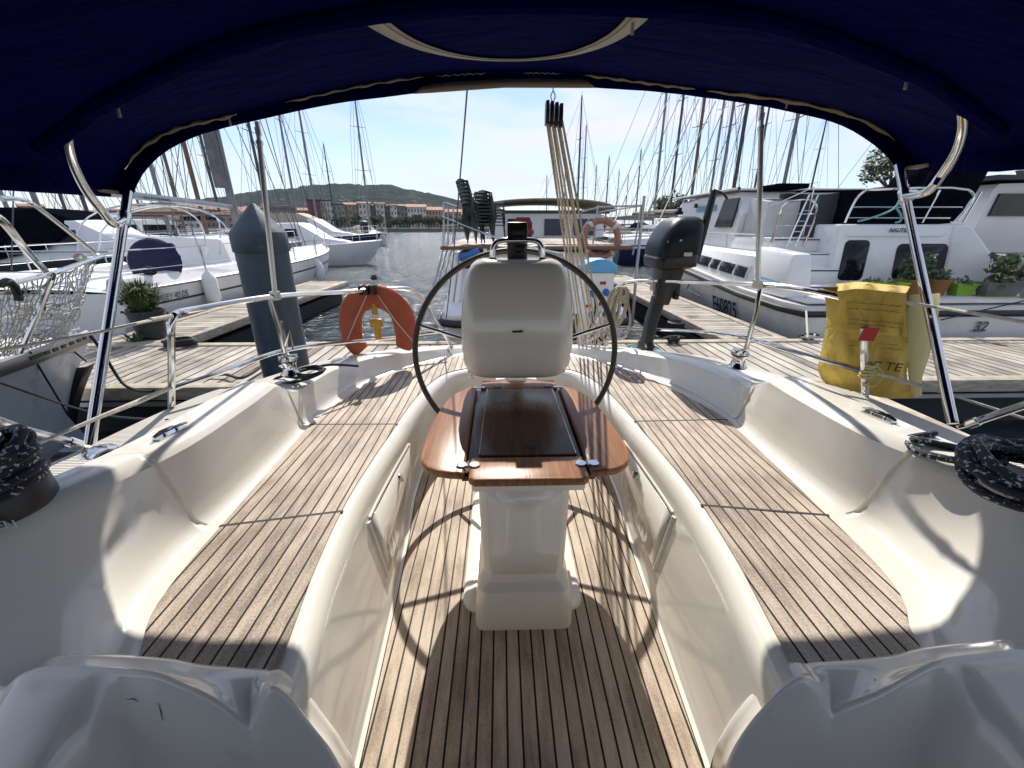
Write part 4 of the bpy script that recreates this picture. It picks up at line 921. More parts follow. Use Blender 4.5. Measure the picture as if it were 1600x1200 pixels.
m = MB(); q = atZ(1000, 541, .44); m.tube(coil(Vector((q.x, 3.0, .42)), .13, 4, .01, .5, 21, dz=.008), .006, 6); tag(m.build('rope_tangle', ROPET), 'tangled turquoise line at the foot of the outboard leg', 'rope')
m = MB(); P = [atY(x, y, yy) for x, y, yy in ((560, 572, 2.2), (515, 570, 2.1), (470, 580, 2.02), (430, 592, 2.0), (440, 600, 1.95), (480, 592, 1.95), (505, 580, 2.0), (495, 572, 2.05), (460, 578, 2.02), (440, 586, 1.98), (470, 590, 1.93), (500, 583, 1.98), (508, 576, 2.02))]
m.tube(smooth(P, 6), .007, 6); m.tube(coil(atY(482, 584, 2.0), .075, 3, .008, .35, 5, dz=.007), .006, 6); tag(m.build('rope_coil', ROPEK), 'thin black rope coiled beside the left stern winch', 'rope')
def ropeheap(c, n, R, seed, hh, lab):
    m = MB(); rnd = random.Random(seed)
    for i in range(n):
        a0 = rnd.random()*6; r1 = R*(.82+.22*rnd.random()); zz = hh*i/n; tl = .22*(rnd.random()-.5)
        m.tube([Vector(c)+Vector((r1*cos(a)*(1+.1*sin(2*a+a0)), r1*sin(a), zz+tl*r1*cos(a+a0)+.01*sin(3*a+a0))) for a in (2*pi*k/40 for k in range(40))], .0125, 8, closed=True)
    return tag(m.build('rope_coil', ROPEBL), lab, 'rope')
ropeheap(WL+Vector((-.045, 0, .055)), 12, .10, 3, .10, 'stacked black and white flecked rope on the near left winch')
ropeheap(WR+Vector((.05, .03, .012)), 9, .15, 8, .065, 'loose loops of black flecked rope on the near right winch')
m = MB(); P = [WR+Vector(v) for v in ((-.02, .30, .0), (-.06, .26, .02), (.02, .20, .02), (.06, .13, .02), (-.03, .14, .015), (-.08, .22, .0), (-.05, .30, .0), (.04, .30, .02))]
m.tube(smooth(P, 6), .0105, 8); tag(m.build('rope_tail', ROPEBL), 'flecked rope tail trailing on deck beside the right post', 'rope')

# ================================================================== boat builders (local: stern at y=0, bow at +y, waterline z=0)
def hull_mesh(Lh, B, zs, zb, stern=.78, rake=.10, flare=.9, n=22, deckcrown=.05):
    def half(t):
        f = stern+(1-stern)*sin(min(1, t/.42)*pi/2) if t < .42 else (1-((t-.42)/.58)**2.3)
        return B/2*max(.004, f)
    rows = []; deck = []
    for i in range(n+1):
        t = i/n; b = half(t); z = zs+(zb-zs)*t**1.6; ys = t*Lh
        yb = ys-rake*Lh*max(0, (t-.55)/.45)**1.5
        P = [(b, ys, z), (b*.985, ys-(ys-yb)*.2, z*.72), (b*flare, ys-(ys-yb)*.55, z*.3), (b*flare*.9, yb, 0), (b*.5, yb, -.35)]
        row = [Vector(p) for p in P]+[Vector((0, yb, -.5))]+[Vector((-p[0], p[1], p[2])) for p in reversed(P)]
        rows.append(row); deck.append([Vector((-b*.985, ys, z+.004)), Vector((-b*.5, ys, z+deckcrown)), Vector((0, ys, z+deckcrown*1.3)), Vector((b*.5, ys, z+deckcrown)), Vector((b*.985, ys, z+.004))])
    return rows, deck, half
def lofted_cabin(secs, closed=True):
    """secs: list of (y, halfwidth bottom, halfwidth top, z0, z1)"""
    rows = []
    for y, hb, ht, z0, z1 in secs:
        r = min(.09, (z1-z0)*.4+.001)
        rows.append([Vector((-hb, y, z0)), Vector((-ht-.01, y, z1-r)), Vector((-ht+r*.6, y, z1)), Vector((0, y, z1+.04)), Vector((ht-r*.6, y, z1)), Vector((ht+.01, y, z1-r)), Vector((hb, y, z0))])
    return rows
def rig(par, y, z0, H, r, mt, spreads=(.42, .70), boomL=None, boomz=1.0, chain=.9, stern=0, bow=None, wires=.012, wmat=None, cover=None, rake=.012):
    top = Vector((0, y-H*rake, z0+H)); foot = Vector((0, y, z0))
    m = MB(); m.tube([foot, foot.lerp(top, .7), top], [r, r*.95, r*.62], 8); ms_ = m.build('mast', mt, par, local=True)
    for s in spreads:
        p = foot.lerp(top, s); L_ = chain*.62*(1.1-s*.5)
        m = MB(); m.tube([p+Vector((-L_, -.08, .04)), p, p+Vector((L_, -.08, .04))], [r*.18, r*.32, r*.18], 6); m.build('spreader', mt, ms_, local=True)
    m = MB(); m.tube([top, top+Vector((0, 0, .35))], r*.12, 5); m.tube([top+Vector((-.15, 0, .2)), top+Vector((.15, .05, .2))], r*.12, 5); m.build('masthead_aerial', wmat or WIRE, ms_, local=True)
    m = MB(); m.tube([top, Vector((0, stern, z0*.8))], wires, 4)
    if bow is not None:
        m.tube([top, Vector((0, bow, z0))], wires*1.2, 4)
    for sx in (-1, 1):
        q = foot.lerp(top, spreads[-1]); L_ = chain*.62*(1.1-spreads[-1]*.5)
        m.tube([top, q+Vector((sx*L_, -.08, .04)), Vector((sx*chain, y-.1, z0*.85))], wires, 4)
        q2 = foot.lerp(top, spreads[0]); m.tube([q, Vector((sx*chain*.95, y+.35, z0*.85))], wires, 4); m.tube([q2, Vector((sx*chain*.95, y-.45, z0*.85))], wires, 4)
    m.build('rigging', wmat or WIRE, par, local=True)
    if boomL:
        a = Vector((0, y-.1, z0+boomz)); b = Vector((0, y-boomL, z0+boomz+.05)); m = MB(); m.tube([a, b], r*.8, 8); bo = m.build('boom', mt, par, local=True)
        if cover: m = MB(); m.tube([a+Vector((0, 0, .12)), a.lerp(b, .15)+Vector((0, 0, .2)), a.lerp(b, .6)+Vector((0, 0, .14)), b+Vector((0, 0, .06))], [.10, .16, .13, .05], 8); m.build('sail_cover', cover, bo, local=True)
    return ms_
def rail_local(par, half, zf, y0, y1, h, r=.012, n=5, side=(-1, 1)):
    for s in side:
        m = MB(); P = []
        for i in range(n+1):
            y = lerp(y0, y1, i/n); t = y; p = Vector((s*half(y)*.95, y, zf(y))); P.append(p+Vector((0, 0, h))); m.tube([p, p+Vector((0, 0, h))], r, 5)
        m.tube(P, r*.6, 5); m.tube([q-Vector((0, 0, h*.5)) for q in P], r*.5, 5); m.build('guard_rail', STEEL, par, local=True)
def sloop(label, hullm, covm, Lh=10, B=3.1, H=13, mastm=None, band=None, hood=None, group=None, wires=.014, detail=True, sprs=(.42, .70), mr=.095):
    t = thing('sailing_yacht', label, 'sailing yacht', group=group)
    rows, deck, half = hull_mesh(Lh, B, .95, 1.25)
    m = MB(); m.loft(rows); m.f.append(tuple(range(len(rows[0])))); h = m.build('hull', hullm, t, local=True)
    m = MB(); m.loft(deck); m.build('deck', WHITE2, t, local=True)
    if band:
        m = MB(); [m.loft([[r_[k].lerp(r_[k2], a)+Vector((math.copysign(.006, r_[k].x), 0, 0)) for a in (.25, .6)] for r_ in rows[:-1]]) for k, k2 in ((0, 1), (10, 9))]; m.build('sheer_stripe', band, h, local=True)
    hb = lambda y: half(y/Lh)
    m = MB(); m.loft(lofted_cabin([(Lh*.30, B*.33, B*.29, 1.0, 1.42), (Lh*.45, B*.33, B*.28, 1.03, 1.44), (Lh*.62, B*.27, B*.22, 1.06, 1.36), (Lh*.72, B*.16, B*.10, 1.1, 1.16)]), caps=True); cb = m.build('cabin', WHITE, t, local=True)
    for s in (-1, 1):
        for y in ((.36, .44, .52) if detail else (.42,)):
            m = MB(); m.box((s*B*.312, Lh*y, 1.25), (.03, Lh*.055, .13)); m.build('porthole', GLASS, cb, local=True)
    m = MB(); m.loft(lofted_cabin([(0.1, B*.40, B*.37, .85, 1.2), (Lh*.29, B*.42, B*.38, .95, 1.3)])); m.build('coaming', WHITE, t, local=True)
    if hood:
        m = MB(); P = []
        for y, z in ((Lh*.25, 1.95), (Lh*.29, 2.0), (Lh*.335, 1.85), (Lh*.37, 1.42)): P.append([Vector((B*.36*cos(a), y, 1.25+(z-1.25)*max(0, sin(a))**.6)) for a in (pi*k/12 for k in range(13))])
        m.loft(P); m.build('spray_hood', hood, t, local=True)
    rail_local(t, hb, lambda y: .95+.3*(y/Lh)**1.6, .2, Lh*.9, .6)
    rig(t, Lh*.58, 1.35, H, mr, mastm or MASTM, sprs, Lh*.38, 1.0, B*.46, .1, Lh*.98, wires, cover=covm)
    return t
def place(o, x, y, rz, sc=1.0, label=None, szc=None):
    o.location = (x, y, WATER); o.rotation_euler = (0, 0, rz); o.scale = (sc, sc, szc or sc)
    if label: o['label'] = label
    return o
def atD(px, D, py=370):
    r = ray(px, py); r.z = 0; r = r*(D/r.length); return Vector((X0+r.x, r.y))

# ================================================================== left: white yacht with a navy wheel cover, alongside the finger pontoon
wy = thing('sailing_yacht', 'white sailing yacht with navy wheel cover moored along the left finger pontoon', 'sailing yacht', (-6.35, 5.5, WATER), rz=.0)
rows, deck, half = hull_mesh(9.9, 3.15, .86, 1.06, stern=.86, rake=.08)
m = MB(); m.loft(rows); m.f.append(tuple(range(len(rows[0])))); wh = m.build('hull', WHITE, wy, local=True)
m = MB(); m.loft(deck); m.build('deck', WHITE, wy, local=True)
m = MB(); m.loft([[r_[10].lerp(r_[9], a)+Vector((.007, 0, 0)) if False else r_[0].lerp(r_[1], a)+Vector((.008, 0, 0)) for a in (.80, .92)] for r_ in rows[:-2]]); m.build('cove_stripe', GREYP, wh, local=True)
m = MB(); m.loft([[r_[0]+Vector((.0, 0, -.01)), r_[0]+Vector((.015, 0, .02)), r_[0]+Vector((-.02, 0, .035))] for r_ in rows[:-1]]); m.loft([[r_[10]+Vector((.0, 0, -.01)), r_[10]+Vector((-.015, 0, .02)), r_[10]+Vector((.02, 0, .035))] for r_ in rows[:-1]]); m.build('toe_rail', ALU, wy, local=True)
hwy = lambda y: half(y/9.9); zwy = lambda y: .86+.2*(y/9.9)**1.6
m = MB(); m.loft(lofted_cabin([(3.0, 1.05, .92, .86, 1.45), (4.2, 1.08, .90, .88, 1.47), (5.6, .92, .72, .92, 1.42), (6.6, .68, .48, .95, 1.25), (7.3, .4, .25, 1.0, 1.06)]), caps=True); cb = m.build('cabin', WHITE, wy, local=True)
for y0, y1, z in ((3.35, 3.85, 1.16), (4.05, 5.1, 1.18), (5.3, 6.1, 1.14)):
    m = MB(); hx = lambda y: (1.065 if y < 4.2 else lerp(1.08, .70, (y-4.2)/2.4))
    m.prism([(hx(y0)-.055, y0, z), (hx(y1)-.055, y1, z), (hx(y1)-.10, y1-.05, z+.16), (hx(y0)-.09, y0+.03, z+.17)], (.035, 0, 0)); m.build('window', GLASS, cb, local=True, bevel=.01)
for s in (-1, 1):
    m = MB(); m.loft([[Vector((s*.95, y, .86)), Vector((s*1.0, y, 1.0)), Vector((s*1.06, y, 1.04)), Vector((s*1.22, y, 1.02)), Vector((s*1.30, y, .86))] for y in (.25, .5, 1.4, 2.4, 3.0)]); m.build('coaming', WHITE, wy, local=True)
m = MB(); m.lathe([(.02, -.03), (.33, -.03), (.36, 0), (.33, .03), (.02, .05)], (.92, 1.25, 1.16), 26, (.25, -1, .15)); m.build('wheel_cover', NAVY2, wy, local=True)
m = MB(); m.lathe([(.1, 0), (.11, .05), (.07, .1), (.075, .2), (.05, .24)], (1.13, 1.35, 1.2), 18); m.build('winch', NAVY2, wy, local=True)
rail_local(wy, hwy, zwy, .15, 9.0, .52, n=6)
m = MB()
for y, z in ((.15, 1.38), (.15, 1.12)): m.tube([(-1.25, y+.5, z), (-1.25, y, z), (1.25, y, z), (1.25, y+.5, z)], .0125, 6)
m.build('pushpit_rail', STEEL, wy, local=True)
for y, sl in ((2.2, .35), (3.0, .0), (2.55, .7)):
    m = MB(); m.tube([(1.05*cos(a)*1.05, y+sl*sin(a)**.8, 1.2+.85*max(0, sin(a))**.5) for a in (pi*k/16 for k in range(17))], .014, 6); m.build('canopy_hoop', STEEL, wy, local=True)
mast = rig(wy, 5.15, 1.45, 11.5, .085, MASTM, (.36, .66), None, 1.0, 1.45, .1, 9.7, .010)
m = MB(); a = Vector((0, 5.05, 2.12)); b = Vector((0, 1.75, 2.19)); m.tube([a, b], .062, 10); bo = m.build('boom', ALU, wy, local=True)
m = MB(); m.tube([(0, 4.9, 2.5), (0, 4.86, 3.2), (0, 4.84, 4.0), (0, 4.83, 5.4), (0, 4.83, 6.5)], [.14, .13, .11, .07, .04], 10); m.build('furled_sail', GREYM, mast, local=True)
text('SOLEO DI MARE', .085, GREYP, bo, (bo.location.x+wy.location.x+.065, wy.location.y+3.35, WATER+2.12), frame((0, 1, -.02), (0, 0, 1)), name='boom_lettering', ext=.001) if False else None
def text_local(s, size, mt, par, loc, rot, **k):
    o = text(s, size, mt, None, loc, rot, **k); o.parent = par; return o
text_local('SOLEO DI MARE', .085, GREYP, bo, Vector((.066, 2.5, 2.12)), frame((0, 1, -.02), (0, 0, 1)), name='boom_lettering')
text_local('SUN ODYSSEY 40 DS', .13, GREYP, wh, Vector((1.392, .04, .68)), frame((.045, 1, .0), (.05, 0, 1)), name='hull_lettering', shear=.15, sx=.85)
text_local('SUN', .05, GREYP, cb, Vector((.99, 5.12, 1.22)), frame((-.16, 1, 0), (-.2, 0, 1)), name='cabin_lettering')
# fenders
def fender(p, label, r=.11, h=.5, mt=WHITE):
    t = thing('fender', label, 'fender', p); p = Vector(p)
    m = MB(); m.lathe([(.02, h/2+.07), (.03, h/2+.03), (r*.7, h/2-.02), (r, h/2-.1), (r, -h/2+.1), (r*.7, -h/2+.02), (.03, -h/2-.03)], p, 16); m.build('body', mt, t)
    m = MB(); m.tube([p+Vector((0, 0, h/2+.06)), p+Vector((-.05, 0, h/2+.55))], .008, 5); m.build('lanyard', ROPEW, t)
fender((-4.78, 6.9, .38), 'white fender hanging amidships on the yacht with the navy wheel cover')
fender((-4.82, 11.2, .22), 'white fender near the bow of the yacht with the navy wheel cover')
fender((-4.74, 8.1, .15), 'dark fender on the flank of the yacht with the navy wheel cover', .10, .45, GREYP)
m = MB(); m.tube(coil((-5.16, 6.28, .72), .10, 5, .013, .4, 4, ax=.5, tilt=1.2), .010, 6); tag(m.build('rope_hank', ROPEK), 'dark rope hank hanging over the side of the white yacht', 'rope')
m = MB(); m.tube(coil((-5.55, 5.75, .95), .08, 5, .013, .4, 14, ax=.6, tilt=1.3), .010, 6); tag(m.build('rope_hank', ROPEB), 'pale rope hank on the stern rail of the white yacht', 'rope')

# ================================================================== left: grey bow with netting
gb = thing('sailing_yacht', 'blue grey yacht bow with white rope netting round its pulpit', 'sailing yacht', (-3.6, 2.4, WATER))
bow = atY(141, 527, 3.02); e0 = atZ(-10, 584, .58); e1 = atZ(-420, 735, .58)
wl0 = atY(98, 700, 2.92); wl1 = Vector((e0.x-.55, e0.y+.05, WATER)); wl2 = Vector((e1.x-.6, e1.y, WATER))
far = [Vector((e0.x-1.5, e0.y+.75, .58)), Vector((e1.x-2.6, e1.y+.5, .58))]
def strip(a, b, n=8, bul=.0): return [a.lerp(b, i/n)+Vector((bul*sin(pi*i/n), -bul*sin(pi*i/n)*.4, 0)) for i in range(n+1)]
Rr = [strip(bow, wl0, 8, -.06)]
E1 = [cr([bow, bow.lerp(e0, .55)+Vector((.05, -.03, .01)), e0, e1], u) for u in [i*.25 for i in range(1, 13)]]; W1 = [cr([wl0, wl0.lerp(wl1, .6)+Vector((.02, 0, 0)), wl1, wl2], u) for u in [i*.25 for i in range(1, 13)]]
m = MB(); m.loft(Rr+[strip(a, b, 8, -.05) for a, b in zip(E1, W1)]); E2 = [bow.lerp(far[0], i/6) for i in range(1, 7)]+[far[0].lerp(far[1], i/4) for i in range(1, 5)]
m2 = [strip(a, Vector((a.x+.4, a.y, WATER)) if i > 1 else wl0, 8) for i, a in enumerate(E2)]; m.loft([Rr[0]]+m2); m.build('hull', PALEBLUE, gb)
m = MB(); m.loft([[a, b] for a, b in zip([bow]+E1, [bow]+E2+[E2[-1]]*2)]); m.build('deck', WHITE2, gb)
m = MB(); st = [p+Vector((.012, .012, 0)) for p in strip(bow.lerp(wl0, .26), wl0, 6, -.055)]; m.loft([[p+Vector((-.075, -.06, 0)), p+Vector((.0, .0, 0)), p+Vector((-.02, .09, 0))] for p in st]); m.build('stem_guard', RUB, gb, solid=.01)
m = MB(); m.loft([[p+Vector((.004, -.003, -.03)), p+Vector((.006, -.004, .045)), p+Vector((-.02, .01, .05))] for p in [bow]+E1]); tr = m.build('toe_rail', ALU, gb, solid=.004)
for i in range(1, 9):
    p = cr([bow]+E1, i*.62+.2); d = (cr([bow]+E1, i*.62+.4)-p).normalized(); m = MB(); m.box(p+Vector((.010, -.008, .012)), (.05, .006, .022), rot=frame(d, (0, 0, 1)) @ Matrix.Rotation(pi/2, 3, 'X')); m.build('slot', BLACK, tr)
m = MB()
pul = []
def bt_(P, r=.0125, nm='pulpit_rail', mt=STEEL):
    m = MB(); m.tube(resample(smooth(P, 5), max(8, len(P)*5)), r, 8); return m.build(nm, mt, gb)
bt_([atY(30, 552, 2.25), atY(58, 490, 2.35), atY(82, 432, 2.45), atY(92, 424, 2.5), atY(160, 400, 3.3)], .0145)
bt_([atY(108, 490, 2.9), atY(122, 455, 3.05), atY(138, 412, 3.15)], .0125)
bt_([atY(-40, 452, 2.0), atY(20, 442, 2.2), atY(82, 428, 2.45)]); bt_([atY(70, 482, 2.4), atY(118, 468, 3.05)]); bt_([atY(40, 530, 2.3), atY(90, 508, 2.8)])
bt_([atY(-40, 330, 1.9), atY(0, 342, 2.0), atY(40, 390, 2.3), atY(72, 425, 2.5)], .017); bt_([atY(0, 310, 2.2), atY(30, 312, 2.5), atY(60, 325, 2.8), atY(155, 400, 3.3)], .0125)
bt_([atY(110, 440, 3.0), atY(124, 480, 3.05), atY(120, 500, 3.0), atY(100, 502, 2.9), atY(70, 485, 2.6)], .007, 'mooring_line', ROPEW)
bt_([atY(-40, 556, 2.0), atY(150, 518, 3.1), atY(240, 498, 4.0)], .006, 'mooring_line', ROPEW)
bt_([atY(0, 445, 2.1), atY(14, 440, 2.15), atY(26, 455, 2.2), atY(30, 470, 2.2)], .018, 'rail_padding', RUB)
for a, b in (((135, 520, 3.0), (160, 545, 3.05)), ((95, 533, 2.8), (135, 565, 2.9)), ((47, 550, 2.4), (106, 648, 2.75))):
    m = MB(); m.tube([atY(*a), atY(*b)], .0055, 6); m.build('fender_line', ROPEK, gb)
# netting between the rails: knotted mesh with a sag
def net(c00, c10, c01, c11, nu, nv, sag, seed):
    rnd = random.Random(seed); g = [[None]*(nv+1) for _ in range(nu+1)]
    for i in range(nu+1):
        for j in range(nv+1):
            u, v = i/nu, j/nv; p = (c00.lerp(c10, u)).lerp(c01.lerp(c11, u), v); s_ = sin(pi*u)*sin(pi*v)
            g[i][j] = p+Vector((rnd.gauss(0, .006), rnd.gauss(0, .006), rnd.gauss(0, .007)-sag*s_))
    m = MB()
    for i in range(nu+1): m.tube(g[i], .0032, 4)
    for j in range(nv+1): m.tube([g[i][j] for i in range(nu+1)], .0032, 4)
    return m
m = net(atY(-60, 452, 2.0), atY(84, 432, 2.45), atY(-60, 580, 2.05), atY(40, 545, 2.3), 22, 13, .05, 1); m.build('net', ROPEW, gb)
m = net(atY(84, 434, 2.45), atY(150, 405, 3.25), atY(34, 548, 2.3), atY(112, 515, 2.95), 16, 14, .06, 2); m.build('net', ROPEW, gb)
m = net(atY(-60, 560, 2.1), atY(125, 512, 3.0), atY(-60, 585, 2.0), atY(120, 530, 2.9), 26, 6, .05, 3); m.build('net', ROPEW, gb)
m = MB(); m.tube(coil(atY(60, 500, 2.7), .12, 5, .02, .6, 31, dz=.02), .008, 6); m.build('rope_bundle', ROPEW, gb)
m = MB(); m.tube(smooth([atY(0, 598, 1.9), atY(100, 632, 2.0), atY(170, 650, 1.7), atY(262, 657, 1.4)], 5), .006, 6); tag(m.build('stern_line', ROPEK), 'thin dark line running from the grey bow to our rail', 'rope')
m = MB(); m.tube(smooth([atY(138, 520, 3.05), atY(160, 550, 3.1), atY(190, 597, 3.1), atY(215, 610, 3.0), atY(240, 611, 2.6)], 6), .011, 6); tag(m.build('bow_rope', ROPEK), 'thick black bow rope sagging from the grey bow to the pontoon', 'rope')

# ================================================================== centre: motor boat with stacked chairs
cbt = thing('motor_boat', 'white flat decked motor boat stern on, with dark windows under its boarding deck', 'motor boat', (.3, 7.0, WATER))
def qd(par, name, mt, pts, ext, bev=0, base=None): m = MB(); m.prism(pts, ext); return m.build(name, mt, par, bevel=bev)
m = MB(); rows = []
for y, hx, z in ((5.05, 1.10, .30), (5.15, 1.16, .34), (6.2, 1.22, .36), (9, 1.28, .42), (12.5, 1.1, .5)): rows.append([Vector((.35-hx, y, z)), Vector((.35-hx-.02, y, z-.1)), Vector((.35-hx+.04, y, -.1)), Vector((.35-hx+.2, y, -.6)), Vector((.35+hx-.2, y, -.6)), Vector((.35+hx-.04, y, -.1)), Vector((.35+hx+.02, y, z-.1)), Vector((.35+hx, y, z))])
m.loft(rows, closed=True, caps=True); ch = m.build('hull', WHITE, cbt)
m = MB(); m.tube([(.35-1.16, 12, .33), (.35-1.19, 6.2, .24), (.35-1.17, 5.1, .20), (.35-1.0, 4.99, .2), (.35+1.0, 4.99, .2), (.35+1.17, 5.1, .20), (.35+1.19, 6.2, .24), (.35+1.16, 12, .33)], .05, 8); m.build('rubbing_band', RUB, ch)
# aft cabin with raked side posts
m = MB(); m.prism([(-.80, 5.75, .32), (1.50, 5.75, .32), (1.50, 5.95, 1.0), (-.66, 5.95, 1.0)], (0, 3.8, 0)); ac = m.build('aft_cabin', WHITE, cbt, bevel=.03)
for x0, x1, z0, z1 in ((-.60, -.16, .50, .95), (.36, .62, .70, .93)):
    m = MB(); m.prism([(x0, 5.78+.1*(z0-.3)/.35, z0), (x1, 5.78+.1*(z0-.3)/.35, z0), (x1, 5.75+.2*(z1-.32)/.68-.02, z1), (x0+.05, 5.75+.2*(z1-.32)/.68-.02, z1)], (0, .06, 0)); m.build('window', GLASS2, ac)
for x in (-.70, -.62): m = MB(); m.tube([(x-.07, 5.72, .34), (x+.03, 5.90, .98)], .035, 8); m.build('corner_post', WHITE, ac)
m = MB(); m.box((-.28, 5.80, .80), (.05, .05, .5)); m.build('window_post', WHITE, ac)
m = MB(); m.box((.42, 7.75, 1.06), (2.6, 3.9, .05)); up = m.build('boarding_deck', MASTW, cbt, bevel=.008)
m = MB(); m.box((.75, 7.8, 1.092), (1.55, 3.6, .012)); m.build('deck_boards', DOCKY, cbt)
for x, y in ((-.84, 5.85), (-.86, 6.5), (-.86, 7.2)):
    m = MB(); m.tube([(x-.16, y-.05, .55), (x, y, 1.05), (x+.03, y+.03, 1.62)], .014, 6); m.build('rail_post', ALU, cbt)
m = MB(); m.tube([(-.81, 5.88, 1.62), (-.83, 7.9, 1.66)], .014, 6); m.tube([(-.82, 5.87, 1.34), (-.83, 7.9, 1.36)], .009, 6); m.build('rail', ALU, cbt)
m = MB(); m.tube(smooth([(-.84, 5.82, 1.45), (-.3, 5.75, 1.25), (.3, 5.7, 1.08), (.7, 5.75, 1.0), (.78, 5.75, .98), (.78, 5.75, .7)], 5), .013, 6); m.build('handrail', STEEL, cbt)
m = MB(); m.loft(lofted_cabin([(10.2, 1.35, 1.3, 1.1, 1.62), (12.8, 1.35, 1.3, 1.1, 1.62)]), caps=True); [setattr(v, 'x', v.x+1.0) for v in m.v]; wh2 = m.build('wheelhouse', WHITE, cbt)
for x0, x1 in ((.95, 1.42), (1.62, 2.15), (.1, .5)): m = MB(); m.prism([(x0, 10.17, 1.14), (x1, 10.17, 1.14), (x1, 10.17, 1.5), (x0, 10.17, 1.5)], (0, .06, 0)); m.build('window', NAVYP if x0 > .9 else GLASS2, wh2)
m = MB(); m.loft([[Vector((1.0+1.55*cos(a), y, 1.66+.26*max(0, sin(a))**.7)) for a in (pi*k/14 for k in range(15))] for y in (10.0, 11.4, 13)]); m.build('cabin_top', TANC, cbt, solid=.02)
m = MB(); m.box((1.0, 9.98, 1.64), (2.8, .04, .07)); m.build('roof_edge', BLACK, cbt)
for sx in (1.22, 1.82):
    m = MB(); P = [(sx, 6.1, .95), (sx+.03, 6.1, 1.25), (sx+.05, 6.1, 1.6)]; m.tube(P, .012, 6); m.build('rail_post', ALU, cbt)
m = MB(); m.tube([(1.05, 6.1, 1.52), (1.3, 6.1, 1.58), (1.9, 6.1, 1.60), (1.9, 9, 1.6)], .013, 6); m.tube([(1.1, 6.1, 1.28), (1.9, 6.1, 1.30)], .009, 6); m.build('rail', ALU, cbt)
m = MB(); m.tube([(1.92, 6.1, -.1), (1.90, 6.1, .8), (1.90, 6.1, 1.72)], .022, 8); m.build('corner_pole', ALU, cbt)
m = MB(); m.prism([(.22, 9.6, 1.12), (.62, 9.6, 1.12), (.62, 9.55, 1.40), (.56, 9.52, 1.52), (.28, 9.52, 1.52), (.22, 9.55, 1.40)], (0, .1, 0)); m.box((.42, 9.4, 1.22), (.42, .42, .10)); tag(m.build('cushion_armchair', mat('maroon_cushion', (.16, .015, .03), .6)), 'maroon seat standing on the boarding deck by the wheelhouse', 'armchair')
m = MB(); m.tube([(-.62, 5.80, .93), (-.38, 5.76, 1.0), (-.3, 5.76, .9)], [.05, .07, .03], 8); tag(m.build('cloth_bundle', BLUEP), 'blue bundle tucked beneath the boarding deck edge', 'bundle')
# chairs
def chair(label):
    t = thing('garden_chair', label, 'chair', group='stacked green garden chairs')
    m = MB(); m.box((0, 0, .42), (.44, .42, .03)); m.build('seat', CHAIRG, t, local=True, bevel=.01)
    m = MB()
    for k in range(5):
        x = -.15+.075*k; m.loft([[Vector((x-.022, .20, .44)), Vector((x+.022, .20, .44))], [Vector((x*1.1-.022, .27, .62)), Vector((x*1.1+.022, .27, .62))], [Vector((x*1.2-.022, .36, .86)), Vector((x*1.2+.022, .36, .86))]])
    m.loft([[Vector((x, .355+.03*(1-(x/.25)**2), .82)), Vector((x, .375+.03*(1-(x/.25)**2), .90-.06*(x/.25)**2))] for x in [-.25+.05*k for k in range(11)]]); 
    for s in (-1, 1): m.tube([(s*.20, .19, .42), (s*.23, .27, .64), (s*.245, .36, .85)], .018, 6)
    m.build('backrest', CHAIRG, t, local=True, solid=.012)
    for s in (-1, 1):
        m = MB(); m.tube([(s*.21, .2, .42), (s*.25, .16, .62), (s*.25, -.16, .63), (s*.22, -.19, .42)], .018, 6); m.build('armrest', CHAIRG, t, local=True)
        m = MB(); m.tube([(s*.20, .19, .42), (s*.23, .26, 0)], [.026, .018], 6); m.build('leg', CHAIRG, t, local=True)
        m = MB(); m.tube([(s*.20, -.18, .42), (s*.23, -.22, 0)], [.026, .018], 6); m.build('leg', CHAIRG, t, local=True)
    return t
c0 = chair('dark green plastic garden chair in the taller left stack'); ch_list = [c0]
for i in range(7):
    c = c0 if i == 0 else copy_tree(c0); c.location = (-.36+.012*-i, 6.45+.006*i, 1.095+.047*i); c.rotation_euler = (0, 0, 2.1+.015*i); c.scale = (.60, .60, .64)
for i in range(5):
    c = copy_tree(c0); c['label'] = 'dark green plastic garden chair in the lower right stack'; c.location = (-.17-.004*i, 6.62, 1.095+.045*i); c.rotation_euler = (0, 0, 2.4+.02*i); c.scale = (.56, .56, .60)
# ring lifebuoys
def ringbuoy(c, R, r, mt, label, nrm_):
    t = thing('ring_lifebuoy', label, 'lifebuoy', c); RQ = Vector(nrm_).to_track_quat('Z', 'Y').to_matrix()
    f = lambda a, rr=R: Vector(c)+RQ @ Vector((rr*cos(a), rr*sin(a), 0))
    m = MB(); m.tube([f(2*pi*i/48) for i in range(48)], r, 14, closed=True, flat=.8); m.build('ring', mt, t)
    for k in range(4):
        a0 = pi/4*.9+k*pi/2; m = MB(); m.tube([f(a0-.09), f(a0), f(a0+.09)], r*1.06, 14, flat=.82); m.build('tape_band', GREYT, t)
    m = MB(); m.tube([f(2*pi*i/40, R+r*(1.12+.2*sin(8*pi*i/40))) for i in range(40)], .007, 6, closed=True); m.build('grab_line', ROPEW, t)
ringbuoy(atY(939, 373, 5.95), .235, .055, ORANGED, 'faded orange ring lifebuoy on the rail right of the mainsheet lines', (.05, -1, .1))
